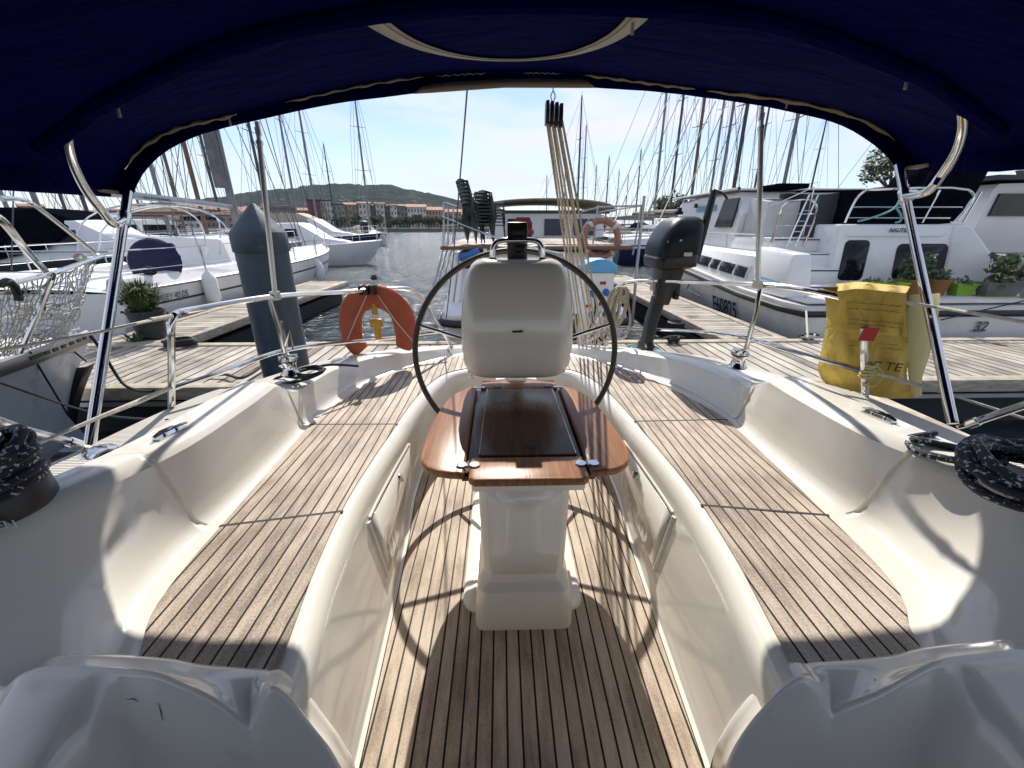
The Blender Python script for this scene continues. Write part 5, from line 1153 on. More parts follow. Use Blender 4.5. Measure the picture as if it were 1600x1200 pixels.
# service pedestal
pb = atZ(928, 556, DKZ); pb = atY(928, 500, 4.30); pb.z = DKZ
sp = thing('service_pedestal', 'white shore power pedestal with blue curved top and blue plugs', 'power pedestal', pb)
m = MB(); m.box(pb+Vector((0, 0, .40)), (.31, .22, .80)); m.build('cabinet', WHITE, sp, bevel=.02)
m = MB(); m.prism([pb+Vector((-.17, -.13, .80)), pb+Vector((.17, -.13, .80)), pb+Vector((.17, -.13, .86)), pb+Vector((.12, -.13, .90)), pb+Vector((.05, -.13, .925)), pb+Vector((-.05, -.13, .925)), pb+Vector((-.12, -.13, .90)), pb+Vector((-.17, -.13, .86))], (0, .26, 0)); m.build('top', CYAN, sp, bevel=.006)
for dx, dz in ((-.06, .60), (.075, .61), (-.055, .38), (.075, .40)):
    m = MB(); m.lathe([(.034, 0), (.034, .03), (.026, .034), (.024, .07), (.014, .085)], pb+Vector((dx, -.11, dz)), 12, (0, -1, -.25)); sk = m.build('socket', BLUEP, sp)
    m = MB(); m.box(pb+Vector((dx-.035, -.113, dz+.085)), (.06, .006, .03)); m.build('red_label', RED, sp)
    m = MB(); m.tube(smooth([pb+Vector((dx, -.22, dz-.03)), pb+Vector((dx+.01, -.24, dz-.16)), pb+Vector((dx-.02, -.2, dz-.35)), pb+Vector((dx-.1, -.2, .05))], 5), .010, 6); m.build('cable', RUB, sk)
for dx, dz in ((-.06, .14), (.07, .12)): m = MB(); m.lathe([(.025, 0), (.025, .03), (.012, .04)], pb+Vector((dx, -.11, dz)), 10, (0, -1, 0)); m.build('tap', GREYP, sp)
q = Vector((.78, 4.62, DKZ)); t = thing('potted_plant', 'small dark pot plant beside the shore power pedestal', 'potted plant', q)
m = MB(); m.lathe([(.07, 0), (.09, .2), (.08, .2)], q, 14); m.build('pot', GREYP, t); m = MB(); leafy(q+Vector((0, 0, .18)), .1, .14, 60, .05, 8, m, 1); m.build('foliage', LEAF, t)

# ================================================================== right: white cruiser with blue stripes
mc = thing('motor_cruiser', 'white motor cruiser with blue side stripes, stern steps and black canvas covers', 'motor cruiser', (5, 9, WATER))
rows = []
for y, xl, xr, z in ((4.95, 3.72, 6.75, .40), (5.3, 3.58, 6.85, .42), (6.2, 3.54, 6.95, .46), (8, 3.55, 7.0, .60), (10, 3.70, 6.9, .72), (11.6, 4.1, 6.4, .82), (12.8, 4.75, 5.7, .90), (13.4, 5.2, 5.25, .95)):
    cxm = (xl+xr)/2; f = lambda x, k: cxm+(x-cxm)*k
    rows.append([Vector((xl, y, z)), Vector((xl-.015, y, z-.09)), Vector((f(xl, .97), y-.03, .12)), Vector((f(xl, .92), y-.06, -.25)), Vector((f(xl, .7), y-.1, -.6)), Vector((f(xr, .7), y-.1, -.6)), Vector((f(xr, .92), y-.06, -.25)), Vector((f(xr, .97), y-.03, .12)), Vector((xr+.015, y, z-.09)), Vector((xr, y, z))])
m = MB(); m.loft(rows, closed=True, caps=True); mh = m.build('hull', WHITE2, mc, bevel=0)
m = MB(); P = [r_[1]+Vector((0, 0, .03)) for r_ in rows[::-1]]+[r_[8]+Vector((0, 0, .03)) for r_ in rows[:3]]; P = [rows[-1][1]]+[r_[1] for r_ in rows[-2::-1]]+[rows[0][8]]+[r_[8] for r_ in rows[1:4]]
m.tube(P, .042, 8); m.build('rubbing_band', RUB, mh)
m = MB(); P = [r_[3]+Vector((-.004 if i < 100 else 0, -.012, -.0)) for i, r_ in enumerate(rows)]; m.loft([[r_[3]+Vector((-.012, -.015, .06)), r_[3]+Vector((-.004, -.015, -.12))] for r_ in rows]); m.loft([[rows[0][3]+Vector((-.012, -.018, .06)), rows[0][3]+Vector((-.004, -.018, -.12))], [rows[0][6]+Vector((.012, -.018, .06)), rows[0][6]+Vector((.004, -.018, -.12))]]); m.build('boot_top', BLACK, mh)
# raised topsides (walkaround) with bevelled edge
rows2 = []
for y, xl, z0, z1, lean in ((6.12, 3.66, .46, .94, .07), (6.3, 3.62, .47, .95, .08), (8, 3.62, .6, .97, .12), (10, 3.78, .72, 1.02, .2), (11.6, 4.2, .82, 1.05, .25), (12.7, 4.85, .9, 1.06, .2)):
    cxm = 5.25; rows2.append([Vector((xl, y, z0)), Vector((xl+lean*.3, y, lerp(z0, z1, .35))), Vector((xl+lean, y, z1-.03)), Vector((xl+lean+.05, y, z1)), Vector((2*cxm-xl-lean-.05, y, z1)), Vector((2*cxm-xl-lean, y, z1-.03)), Vector((2*cxm-xl, y, z0))])
m = MB(); m.loft(rows2, caps=True); mtop = m.build('topsides', WHITE, mc, ang=40)
def side_quad(y0, y1, za0, za1, zb0, zb1, mt, nm, par, lift=.012, skew=0):
    def P(y, z):
        for (ya, xl, z0, z1, ln), (yb, xl2, z02, z12, ln2) in zip(((5.7, 3.66, .46, .93, .07), (6.3, 3.62, .47, .95, .08), (8, 3.62, .6, .97, .12), (10, 3.78, .72, 1.02, .2)), ((6.3, 3.62, .47, .95, .08), (8, 3.62, .6, .97, .12), (10, 3.78, .72, 1.02, .2), (11.6, 4.2, .82, 1.05, .25))):
            if y <= yb:
                u = (y-ya)/(yb-ya); X_ = lerp(xl, xl2, u); Z0 = lerp(z0, z02, u); Z1 = lerp(z1, z12, u); L_ = lerp(ln, ln2, u); k = (z-Z0)/(Z1-.03-Z0)
                return Vector((X_+(L_*.3*k/.35 if k < .35 else L_*(.3+.7*(k-.35)/.65))-lift, y, z))
    m = MB(); m.prism([P(y0, za0), P(y1, zb0), P(y1+skew, zb1), P(y0+skew, za1)], (lift*1.6, 0, 0)); return m.build(nm, mt, par, bevel=.003)
fr_ = side_quad(6.25, 8.65, .575, .78, .70, .875, GREYT, 'window_frame', mtop, .006)
for i, (a, b) in enumerate(((6.32, 6.62), (6.70, 7.12), (7.2, 7.45), (7.53, 8.0), (8.08, 8.28), (8.34, 8.6))):
    f = lambda y, k: lerp(.575, .70, (y-6.25)/2.4)+.018+k*.15
    side_quad(a, b, f(a, 0), f(a, 1.05), f(b, 0), f(b, 1), GLASS2, 'pane', fr_, .014)
for k in range(3): (lambda m: (m.prism([(3.665+.01*k, 5.5, .62+.05*k), (3.665+.01*k, 6.1, .63+.05*k), (3.672+.01*k, 6.1, .66+.05*k), (3.672+.01*k, 5.5, .65+.05*k)], (.02, 0, 0)), m.build('blue_stripe', CYAN, mc)))(MB())
for k in range(3): side_quad(8.8, 9.9, .80+.035*k, .82+.035*k, .84+.035*k, .86+.035*k, CYAN, 'blue_stripe', mtop, .008)
# superstructure
SX = 4.05
m = MB(); rows = []
for y, z1, xo in ((7.6, 1.55, 0), (7.9, 1.90, .02), (9.2, 1.93, .02), (10.4, 1.85, .06), (11.0, 1.05, .2)): rows.append([Vector((SX+xo, y, .95)), Vector((SX+.06+xo, y, z1-.05)), Vector((SX+.12+xo, y, z1)), Vector((6.4-xo, y, z1)), Vector((6.5-xo, y, .95))])
m.loft(rows, caps=True); sup = m.build('deckhouse', WHITE, mc, ang=40)
m = MB(); m.prism([(SX-.01, 7.75, 1.32), (SX-.005, 8.35, 1.32), (SX+.03, 8.2, 1.80), (SX+.03, 7.7, 1.80)], (.03, 0, 0)); m.build('window', GLASS2, sup)
for k in range(3): m = MB(); m.prism([(SX+.028, 8.5, 1.62+.04*k), (SX+.028, 9.35, 1.62+.04*k), (SX+.028, 9.32, 1.645+.04*k), (SX+.028, 8.5, 1.645+.04*k)], (.02, 0, 0)); m.build('blue_stripe', CYAN, sup)
m = MB(); m.box((5.25, 9.15, 1.945), (2.5, 2.7, .03)); m.build('roof', WHITE, sup, bevel=.01); m = MB(); m.tube([(SX+.06, 7.8, 1.95), (SX+.06, 10.3, 1.94)], .03, 6); m.build('roof_edge', GREYP, sup)
text_local('M31', .09, GREYP, mc, Vector((SX+.0, 8.9, 1.42))-Vector(mc.location), frame((0, -1, 0), (0, 0, 1)), name='side_number')
m = MB(); m.box((SX, 9.3, 1.74), (.05, .07, .08)); m.build('side_light', BLACK, sup)
# aft transom wall with two smoked doors
TY = 5.95
m = MB(); m.prism([(4.72, TY, .46), (6.72, TY, .46), (6.55, TY+.12, 1.36), (4.72, TY+.12, 1.36)], (0, 1.5, 0)); trn = m.build('transom', WHITE, mc, bevel=.03)
def tw(x0, x1, z0, z1, r, sk=0):
    yy = lambda z: TY+.12*(z-.46)/.9-.014
    P = []
    for (cx, cz, a0) in ((x1-r, z1-r, 0), (x0+r, z1-r, pi/2), (x0+r, z0+r, pi), (x1-r, z0+r, 3*pi/2)):
        for i in range(5):
            a = a0+i/4*pi/2; z = cz+r*sin(a); P.append(Vector((cx+r*cos(a)+sk*(z-z0), yy(z), z)))
    m = MB(); m.prism(P, (0, .05, 0)); return m.build('window', GLASS, trn, bevel=.004)
tw(4.80, 5.16, .60, 1.15, .07, .06); tw(5.60, 6.35, .60, 1.10, .08)
m = MB(); m.prism([(6.45, TY-.55, .44), (6.85, TY-.75, .44), (6.80, TY-.1, .44), (6.45, TY+.05, .44), ], (-.12, .2, 0)) if False else m.add([(6.40, TY-.02, .44), (6.92, TY-.60, .44), (6.98, TY+.6, .44), (6.5, TY+.6, .44), (6.34, TY+.10, 1.35), (6.55, TY+.05, 1.35), (6.62, TY+.6, 1.35), (6.4, TY+.6, 1.35)], [(0, 1, 2, 3), (4, 5, 6, 7), (0, 1, 5, 4), (1, 2, 6, 5), (2, 3, 7, 6), (3, 0, 4, 7)]); m.build('wing', WHITE, mc, bevel=.03)
m = MB(); m.add([(3.64, 5.35, .44), (4.02, 5.35, .44), (4.06, 6.3, .44), (3.64, 6.3, .44), (3.72, 5.45, 1.0), (3.98, 5.45, 1.0), (4.0, 6.3, 1.05), (3.74, 6.3, 1.05), ], [(0, 1, 2, 3), (4, 5, 6, 7), (0, 1, 5, 4), (1, 2, 6, 5), (2, 3, 7, 6), (3, 0, 4, 7)]); m.build('wing', WHITE, mc, bevel=.05)
for k in range(4):
    m = MB(); m.box((4.38, 5.62+.26*k+.6, .47+.20*k), (.70, 1.2, .20)); st_ = m.build('step', WHITE, mc, bevel=.015); m = MB(); m.box((4.38, 5.62+.26*k-.004, .545+.20*k), (.69, .02, .014)); m.build('tread_shade', GREYP, st_)  # dark strip on each riser paints the shade line under the tread
m = MB(); m.box((5.2, 5.35, .445), (2.95, .7, .03)); m.build('bathing_platform', WHITE2, mc, bevel=.01)
text_local('NAUTILUS', .075, NAVYP, mc, Vector((5.42, TY+.085, 1.255))-Vector(mc.location), frame((1, 0, 0), (0, .13, 1)), name='boat_name', shear=.2, bold=.002)
m = MB(); m.tube([(4.80, TY+.07, 1.22), (4.84, TY+.07, 1.2), (6.2, TY+.07, 1.2), (6.25, TY+.07, 1.24)], .005, 5); m.build('hatch_line', GREYT, trn)
def hx(y): return 3.56
text_local('E60825', .37, NAVYP, mh, Vector((3.598, 7.0, -.015))-Vector(mc.location), frame((-.02, -1, 0), (-.23, 0, 1)), name='registration', sx=.72, bold=.004)
text_local('32', .17, NAVYP, mh, Vector((5.84, 4.89, .10))-Vector(mc.location), frame((1, 0, 0), (0, .12, 1)), name='hull_number', shear=.35, bold=.004)
# rails
m = MB(); P = [(4.80, TY+.15, 1.38), (4.86, TY+.15, 1.66), (4.95, TY+.15, 1.78), (5.1, TY+.15, 1.80), (6.45, TY+.15, 1.80), (6.40, TY+.12, 1.40)]
m.tube(resample(smooth(P, 4), 40), .016, 8); m.tube([(4.84, TY+.15, 1.58), (6.42, TY+.15, 1.58)], .011, 6); m.tube([(4.82, TY+.15, 1.44), (6.3, TY+.15, 1.44)], .011, 6); m.tube([(5.92, TY+.15, 1.38), (6.02, TY+.15, 1.80)], .013, 6); m.tube([(6.52, TY+.15, 1.38), (6.62, TY+.15, 1.78)], .014, 6); m.build('aft_rail', STEEL, mc)
m = MB()
for y in (6.4, 7.4, 8.4, 9.4, 10.4, 11.4): m.tube([(3.86+(max(0, y-9)*.18), y, .98), (3.83+(max(0, y-9)*.18), y, 1.22)], .010, 6)
m.tube([(3.84, 6.3, 1.1), (3.83, 6.4, 1.22), (3.83, 9, 1.22), (4.26, 11.4, 1.26)], .012, 6); m.build('side_rail', STEEL, mc)
m = MB(); P0 = [(3.95, 6.35, 1.02), (3.97, 6.3, 1.45), (4.0, 6.3, 1.62), (4.2, 6.3, 1.68), (4.42, 6.3, 1.66), (4.5, 6.3, 1.5), (4.50, 6.4, 1.05)]; m.tube(resample(smooth(P0, 4), 30), .014, 6)
for z in (1.18, 1.34, 1.5): m.tube([(3.96, 6.32, z), (4.5, 6.34, z)], .008, 6)
m.tube([(3.75, 6.4, 1.55), (4.45, 6.4, 1.86), (4.45, 6.4, 1.2)], .010, 6); m.build('gate_rail', STEEL, mc)
# ladder
m = MB(); a, b = Vector((4.14, 6.25, 1.05)), Vector((4.30, 6.25, 1.75))
for dx in (0, .13): m.tube([a+Vector((dx, 0, 0)), b+Vector((dx, 0, 0))], .011, 6)
for i in range(5): p = a.lerp(b, (i+.5)/5); m.tube([p, p+Vector((.13, 0, 0))], .008, 6)
m.build('ladder', STEEL, mc)
# canvas covers
def clothbox(P, top_, mt, nm, par, seed=1, wr=.03, bev=.03, sub=6):
    rnd = random.Random(seed); m = MB(); n = len(P); rows = []
    for k in range(sub+1):
        t = k/sub; ring = []
        for i in range(n):
            for j in range(5):
                a = Vector(P[i]).lerp(Vector(P[(i+1) % n]), j/5); b = Vector(top_[i]).lerp(Vector(top_[(i+1) % n]), j/5)
                ring.append(a.lerp(b, t)+Vector((rnd.gauss(0, wr*.3), rnd.gauss(0, wr*.3)-wr*.6*sin(pi*t), rnd.gauss(0, wr*.2))))
        rows.append(ring)
    m.loft(rows, closed=True, caps=True); return m.build(nm, mt, par, ang=70)
clothbox([(4.95, 6.25, 1.36), (6.5, 6.25, 1.36), (6.6, 7.6, 1.36), (4.95, 7.6, 1.36)], [(4.98, 6.35, 1.82), (6.05, 6.3, 1.86), (6.1, 7.6, 1.9), (4.98, 7.6, 1.9)], BLKC, 'cockpit_cover', mc, 1)
clothbox([(5.85, 6.35, 1.4), (6.62, 6.3, 1.4), (6.75, 7.0, 1.4), (5.85, 7.0, 1.4)], [(6.22, 6.45, 2.22), (6.98, 6.4, 2.20), (6.95, 7.0, 2.2), (6.25, 7.0, 2.24)], BLKC, 'helm_cover', mc, 2)
clothbox([(5.86, 6.6, 1.75), (6.2, 6.5, 1.75), (6.4, 7.0, 1.75), (5.9, 7.0, 1.75)], [(6.05, 6.62, 2.05), (6.3, 6.52, 2.2), (6.5, 7.0, 2.2), (6.1, 7.0, 2.05)], BLKC, 'helm_cover', mc, 3)
clothbox([(4.62, 6.55, 1.1), (5.0, 6.5, 1.1), (5.0, 7.6, 1.1), (4.62, 7.6, 1.1)], [(4.72, 6.6, 1.78), (5.1, 6.55, 1.82), (5.1, 7.6, 1.86), (4.72, 7.6, 1.86)], GREYP, 'side_cover', mc, 4, .02)
clothbox([(4.15, 7.0, 1.05), (4.62, 6.9, 1.05), (4.62, 7.55, 1.05), (4.15, 7.55, 1.05)], [(4.22, 7.05, 1.70), (4.68, 6.95, 1.72), (4.68, 7.55, 1.78), (4.22, 7.55, 1.78)], GREYT, 'side_cover', mc, 5, .015)
m = MB(); m.box((4.55, 7.3, 1.93), (.5, .6, .07)); m.build('roof_bag', BLKC, mc, bevel=.02)
m = MB(); m.tube(smooth([(5.42, TY+.08, 1.80), (5.40, TY+.06, 1.62), (5.30, TY+.06, 1.52), (5.0, TY+.04, 1.42), (4.88, TY+.02, 1.40)], 5), .014, 6); m.tube(smooth([(5.38, TY+.06, 1.58), (5.48, TY+.05, 1.48), (5.50, TY+.05, 1.40), (5.44, TY+.05, 1.38)], 5), .014, 6); m.tube(coil((5.44, TY+.1, 1.80), .05, 3, .02, .3, 5, dz=.02), .014, 6); tag(m.build('rope', ROPET), 'turquoise rope knotted on the aft rail of the cruiser', 'rope')
# planters on the bathing platform
def planter(x0, x1, y, z, h, mt, label, plant=None, seed=1, round_=False, H=.2):
    t = thing('planter', label, 'planter', ((x0+x1)/2, y, z)); m = MB()
    if round_: m.lathe([((x1-x0)/2*.72, 0), ((x1-x0)/2*.95, h), ((x1-x0)/2, h), ((x1-x0)/2, h+.03), ((x1-x0)/2*.85, h+.03), ((x1-x0)/2*.8, h-.01)], ((x0+x1)/2, y, z), 18)
    else:
        d = .16; m.loft([[Vector(p) for p in ((x0+.04, y-d/2+.02, z), (x1-.04, y-d/2+.02, z), (x1-.04, y+d/2-.02, z), (x0+.04, y+d/2-.02, z))], [Vector(p) for p in ((x0, y-d/2, z+h), (x1, y-d/2, z+h), (x1, y+d/2, z+h), (x0, y+d/2, z+h))], [Vector(p) for p in ((x0-.012, y-d/2-.012, z+h), (x1+.012, y-d/2-.012, z+h), (x1+.012, y+d/2+.012, z+h), (x0-.012, y+d/2+.012, z+h))], [Vector(p) for p in ((x0-.012, y-d/2-.012, z+h+.02), (x1+.012, y-d/2-.012, z+h+.02), (x1+.012, y+d/2+.012, z+h+.02), (x0-.012, y+d/2+.012, z+h+.02))]], closed=True, caps=True)
    m.build('trough' if not round_ else 'pot', mt, t)
    if plant:
        m = MB(); leafy(((x0+x1)/2, y, z+h), (x1-x0)*plant[0], H, plant[1], plant[2], seed, m, .3); m.build('foliage', LEAF, t)
        m = MB(); rnd = random.Random(seed)
        for i in range(7): m.tube([((x0+x1)/2+rnd.gauss(0, .03), y, z+h-.02), ((x0+x1)/2+rnd.gauss(0, .1), y+rnd.gauss(0, .05), z+h+H*.8)], .004, 4)
        m.build('stems', STEM, t)
planter(4.62, 5.28, 5.42, .46, .16, LIME, 'lime green trough planter near the stern steps', (.3, 40, .06), 3, H=.06)
planter(5.30, 5.62, 5.50, .46, .18, TERRA, 'terracotta pot of grey shrub right of the lime trough', (.5, 260, .06), 4, True, .34)
planter(5.66, 5.98, 5.52, .46, .18, TERRA, 'second terracotta pot partly behind the bimini post', (.4, 90, .06), 5, True, .14)
planter(5.98, 6.26, 5.45, .46, .14, LIME, 'short lime green planter right of the bimini post', (.4, 40, .05), 6, H=.08)
planter(6.28, 6.78, 5.36, .47, .15, GREYM, 'grey trough planter of broad leafed plant on green saucer', (.36, 150, .085), 7, H=.36)
m = MB(); m.box((6.5, 5.34, .464), (.46, .2, .015)); tag(m.build('saucer', LIME), 'lime green saucer beneath the grey trough', 'saucer')
# mooring lines of the cruiser
m = MB(); m.tube([(3.90, 5.3, .48), atZ(1262, 528, DKZ+.05)], .012, 6); tag(m.build('mooring_line', ROPEW), 'white mooring line from cruiser stern down to the pontoon cleat', 'rope')
m = MB(); m.tube([(3.6, 8.0, .5), (3.5, 7.9, .2), (3.48, 7.3, .16)], .012, 6); tag(m.build('mooring_line', ROPEK), 'dark line hanging down the cruiser flank', 'rope')
m = MB(); m.tube([atY(1470, 500, 4.8), atY(1600, 470, 4.9)], .008, 6); tag(m.build('stern_line', ROPEK), 'dark line crossing the cruiser stern on the right', 'rope')

# ================================================================== far right: second motor boat
mb2 = thing('motor_boat', 'weathered cream motor boat at the right edge behind the cruiser', 'motor boat', (9.6, 8, WATER))
m = MB(); rows = []
for y, xl, z in ((5.6, 7.9, .85), (6.4, 7.7, .88), (9, 7.75, .95), (13, 8.4, 1.1)): rows.append([Vector((xl, y, z)), Vector((xl+.03, y, .2)), Vector((xl+.3, y, -.5)), Vector((11.4, y, -.5)), Vector((11.6, y, z))])
m.loft(rows, closed=True, caps=True); m.build('hull', BEIGE, mb2)
m = MB(); m.loft([[r_[0]+Vector((-.03, -.02, -.06)), r_[0]+Vector((-.03, -.02, .03)), r_[0]+Vector((.06, 0, .03))] for r_ in rows]); m.loft([[rows[0][0]+Vector((-.03, -.03, -.06)), rows[0][0]+Vector((-.03, -.03, .03))], [rows[0][4]+Vector((0, -.03, -.06)), rows[0][4]+Vector((0, -.03, .03))]]); m.build('gunwale', WHITE, mb2, solid=.02)
m = MB(); m.loft(lofted_cabin([(7.4, 1.4, 1.25, .9, 2.0), (10, 1.4, 1.2, .9, 2.02)]), caps=True); [setattr(v, 'x', v.x+9.5) for v in m.v]; c2 = m.build('cabin', WHITE, mb2)
m = MB(); m.box((9.4, 8.6, 2.08), (3.0, 3.0, .05)); m.build('roof', GREYP, c2)
m = MB(); m.prism([(8.3, 7.36, 1.5), (9.2, 7.36, 1.5), (9.15, 7.36, 1.85), (8.35, 7.36, 1.85)], (0, .05, 0)); m.build('window', GLASS2, c2)
m = MB(); m.box((9.0, 6.2, 1.2), (1.5, .5, .5)); m.build('stern_locker', WHITE, mb2, bevel=.04)
m = MB()
for x in (8.0, 8.5, 9.3, 10.2): m.tube([(x, 5.75, .9), (x+.1, 5.75, 1.75)], .016, 6)
m.tube([(8.05, 5.75, 1.35), (10.3, 5.75, 1.35)], .012, 6); m.tube([(8.1, 5.75, 1.75), (10.3, 5.75, 1.75)], .014, 6); m.build('rail', STEEL, mb2)
m = MB(); m.box((9.2, 5.95, .98), (2.2, .3, .1)); m.build('stowed_boards', MASTW, mb2, bevel=.02)
ringbuoy((8.62, 5.66, 1.34), .30, .075, PINKR, 'sun bleached ring lifebuoy on the rail at the right edge', (-.1, -1, .05))

# ================================================================== the moored fleet
def tpl(kind):
    if kind == 'w': return sloop('', WHITE, NAVY2, 10, 3.1, 13)
    if kind == 'b': return sloop('', NAVYP, TANC, 11, 3.3, 14, MASTD, band=WHITE)
    if kind == 'd': return sloop('', WHITE2, BLKC, 9.5, 3.0, 13, MASTD, hood=NAVY2)
    if kind == 'o': return sloop('', BEIGE, TANC, 10.5, 3.2, 13.5, MASTW, band=TERRA)
    if kind == 'h': return sloop('', WHITE, GREYM, 10, 3.2, 13.5, MASTM, hood=TANC, band=NAVYP)
PROTO = {}
def yacht_at(kind, px, D, H, rz, label, sc=1.0, group=None, lat=0):
    """px: photo column of the mast, D: distance of the mast, H: mast height"""
    if kind not in PROTO: PROTO[kind] = tpl(kind); o = PROTO[kind]
    else: o = copy_tree(PROTO[kind])
    q = atD(px, D); Ls = {'w': 10, 'b': 11, 'd': 9.5, 'o': 10.5, 'h': 10}[kind]*.58*sc
    o.location = (q.x+sin(rz)*Ls, q.y-cos(rz)*Ls, WATER); o.rotation_euler = (0, 0, rz)
    hh = {'w': 13, 'b': 14, 'd': 13, 'o': 13.5, 'h': 13.5}[kind]+1.35
    o.scale = (sc, sc, H/hh); o['label'] = label
    if group: o['group'] = group
    return o
RG = 'yachts moored in the far right rows'; LG = 'yachts moored in the left rows'
for a in (
    ('w', 268, 27, 13.0, -1.5, 'white yacht with bare mast just right of the left bimini post', .95, LG),
    ('o', 325, 20, 13.5, -1.6, 'cream yacht with brown mast left of the blue grey pile', .8, LG),
    ('d', 352, 38, 13.0, -1.5, 'white yacht with thin dark mast behind the furled grey sail', 1, LG),
    ('b', 425, 34, 15.5, -1.6, 'navy hulled yacht behind the blue grey pile, thin dark mast', 1, LG),
    ('h', 470, 34, 17, -1.5, 'white yacht with thick grey mast whose bow shows right of the pile', .7, LG),
    ('w', 500, 42, 12.2, -2.0, 'white yacht with slim mast directly below the hill shoulder', 1, LG),
    ('d', 527, 60, 11.0, -2.3, 'smaller yacht with short mast right of the slim mast', .9, LG),
    ('h', 580, 46, 14.2, -2.6, 'white yacht at the pontoon end, tall mast in front of the hill', 1, LG),
    ('w', 30, 34, 12, -1.5, 'white yacht far left behind the netting rails', 1, LG),
    ('h', 78, 26, 11, -1.6, 'white yacht with tan hood, far left behind the pulpit', 1, LG),
    ('d', 118, 42, 12, -1.5, 'white yacht with navy hood beyond the left pulpit', 1, LG),
    ('b', 150, 30, 12, -1.6, 'navy hulled yacht left of the left bimini post', .9, LG),
    ('w', 232, 46, 14, -1.6, 'white yacht right behind the white boom end', 1, LG),
    ('o', 292, 36, 13, -1.5, 'cream yacht with brown mast beneath the white boom', 1, LG),
    ('d', -40, 26, 12, -1.5, 'dark masted yacht at the left edge of the photograph', 1, LG),
    ('d', 900, 46, 13.2, -1.2, 'yacht with the thick tall mast just right of the mainsheet lines', 1, RG),
    ('w', 908, 60, 13.6, -1.1, 'yacht with slimmer mast close behind the thick tall mast', 1, RG),
    ('w', 853, 75, 9.6, -1.2, 'small yacht whose short mast stands left of the mainsheet lines', .8, RG),
    ('h', 880, 90, 12, -1.2, 'yacht whose mast shows between the mainsheet lines', 1, RG),
    ('w', 926, 80, 11.6, -1.2, 'yacht with short mast above the ring lifebuoy', .9, RG),
    ('d', 944, 62, 10.3, -1.2, 'dark masted yacht above the right side of the ring lifebuoy', .9, RG),
    ('o', 960, 85, 11.3, -1.2, 'yacht with varnished mast right of the ring lifebuoy', .9, RG),
    ('d', 974, 95, 11.6, -1.2, 'slim dark masted yacht, second right of the ring lifebuoy', .9, RG),
    ('w', 990, 50, 9.2, -1.25, 'white yacht with a wind vane at its short masthead', .85, RG),
    ('h', 1018, 34, 13.8, -1.45, 'white yacht with grey mast left of the outboard motor', .9, RG),
    ('d', 1042, 40, 15, -1.3, 'tall dark masted yacht behind the outboard cowl', 1, RG),
    ('o', 1072, 28, 14.5, -1.4, 'yacht with tall reddish brown mast beside the outboard tiller', .9, RG),
    ('w', 1100, 44, 15, -1.3, 'tall masted white yacht above the cruiser foredeck', 1, RG),
    ('h', 1114, 30, 15, -1.4, 'white yacht with tall grey mast over the cruiser deckhouse', .9, RG),
    ('b', 1134, 24, 14.5, -1.5, 'navy yacht with very thick blue grey mast over the cruiser', .9, RG),
    ('d', 1165, 48, 14, -1.3, 'dark masted yacht just left of the right bimini strut', 1, RG),
    ('w', 1208, 26, 13.5, -1.5, 'white yacht with mast just right of the right bimini strut', .9, RG),
    ('d', 1250, 60, 13, -1.3, 'slim masted yacht over the cruiser covers', 1, RG),
    ('w', 1385, 30, 9, -1.5, 'short masted yacht behind the right bimini post', .9, RG),
): yacht_at(*a)
# extra spars lean with their forestays: long raking stays on the right
for k, (a, b, r) in enumerate((((1047, 148, 22), (958, 352, 14), .018), ((1092, 155, 24), (1010, 340, 15), .022), ((1118, 158, 20), (1030, 345, 13.5), .018), ((1135, 160, 26), (1062, 330, 16), .02))):
    m = MB(); m.tube([atY(*a), atY(*b)], r*1.3, 6); tag(m.build('forestay', WIRE), ['first', 'second', 'third', 'fourth'][k]+' long raking forestay from the left above the outboard motor', 'forestay', 'raking forestays on the right')
# motor cruisers among the left rows
def cruiser(label, L_=9, B=3.2, covm=None, hullm=WHITE, group=None):
    t = thing('motor_cruiser', label, 'motor cruiser', group=group); rows, deck, half = hull_mesh(L_, B, .9, 1.35, .92, .12)
    m = MB(); m.loft(rows); m.f.append(tuple(range(len(rows[0])))); m.build('hull', hullm, t, local=True)
    m = MB(); m.loft(deck); m.build('deck', WHITE, t, local=True)
    m = MB(); m.loft(lofted_cabin([(L_*.22, B*.42, B*.36, .95, 2.25), (L_*.52, B*.42, B*.35, 1.0, 2.3), (L_*.66, B*.38, B*.30, 1.1, 1.5), (L_*.8, B*.25, B*.18, 1.2, 1.3)]), caps=True); cb = m.build('cabin', WHITE, t, local=True)
    for s in (-1, 1):
        for y0, y1 in ((.25, .33), (.35, .43), (.45, .52)):
            m = MB(); m.prism([(s*B*.405, L_*y0, 1.55), (s*B*.405, L_*y1, 1.55), (s*B*.37, L_*y1, 2.0), (s*B*.37, L_*y0, 2.0)], (s*.04, 0, 0)); m.build('window', GLASS, cb, local=True)
    m = MB(); m.prism([(-B*.34, L_*.22-.02, 1.3), (B*.34, L_*.22-.02, 1.3), (B*.32, L_*.22-.02, 2.0), (-B*.32, L_*.22-.02, 2.0)], (0, .03, 0)); m.build('window', GLASS, cb, local=True)
    if covm:
        m = MB(); m.loft(lofted_cabin([(.15, B*.44, B*.38, .9, 2.2), (L_*.2, B*.45, B*.38, .95, 2.6), (L_*.42, B*.44, B*.36, 1.4, 2.65), (L_*.5, B*.42, B*.32, 1.9, 2.35)]), caps=True); m.build('canopy', covm, t, local=True)
    rail_local(t, lambda y: half(y/L_), lambda y: .9+.45*(y/L_)**1.6, L_*.3, L_*.97, .55, .014)
    return t
def put(o, px, D, rz, sc=1): q = atD(px, D); place(o, q.x, q.y, rz, sc); return o
mcb = cruiser('dark hulled motor cruiser with tan canopy right of the pile', 9, 3.3, TANC, NAVYP, 'motor cruisers in the left rows'); put(mcb, 392, 34, -1.5, .95)
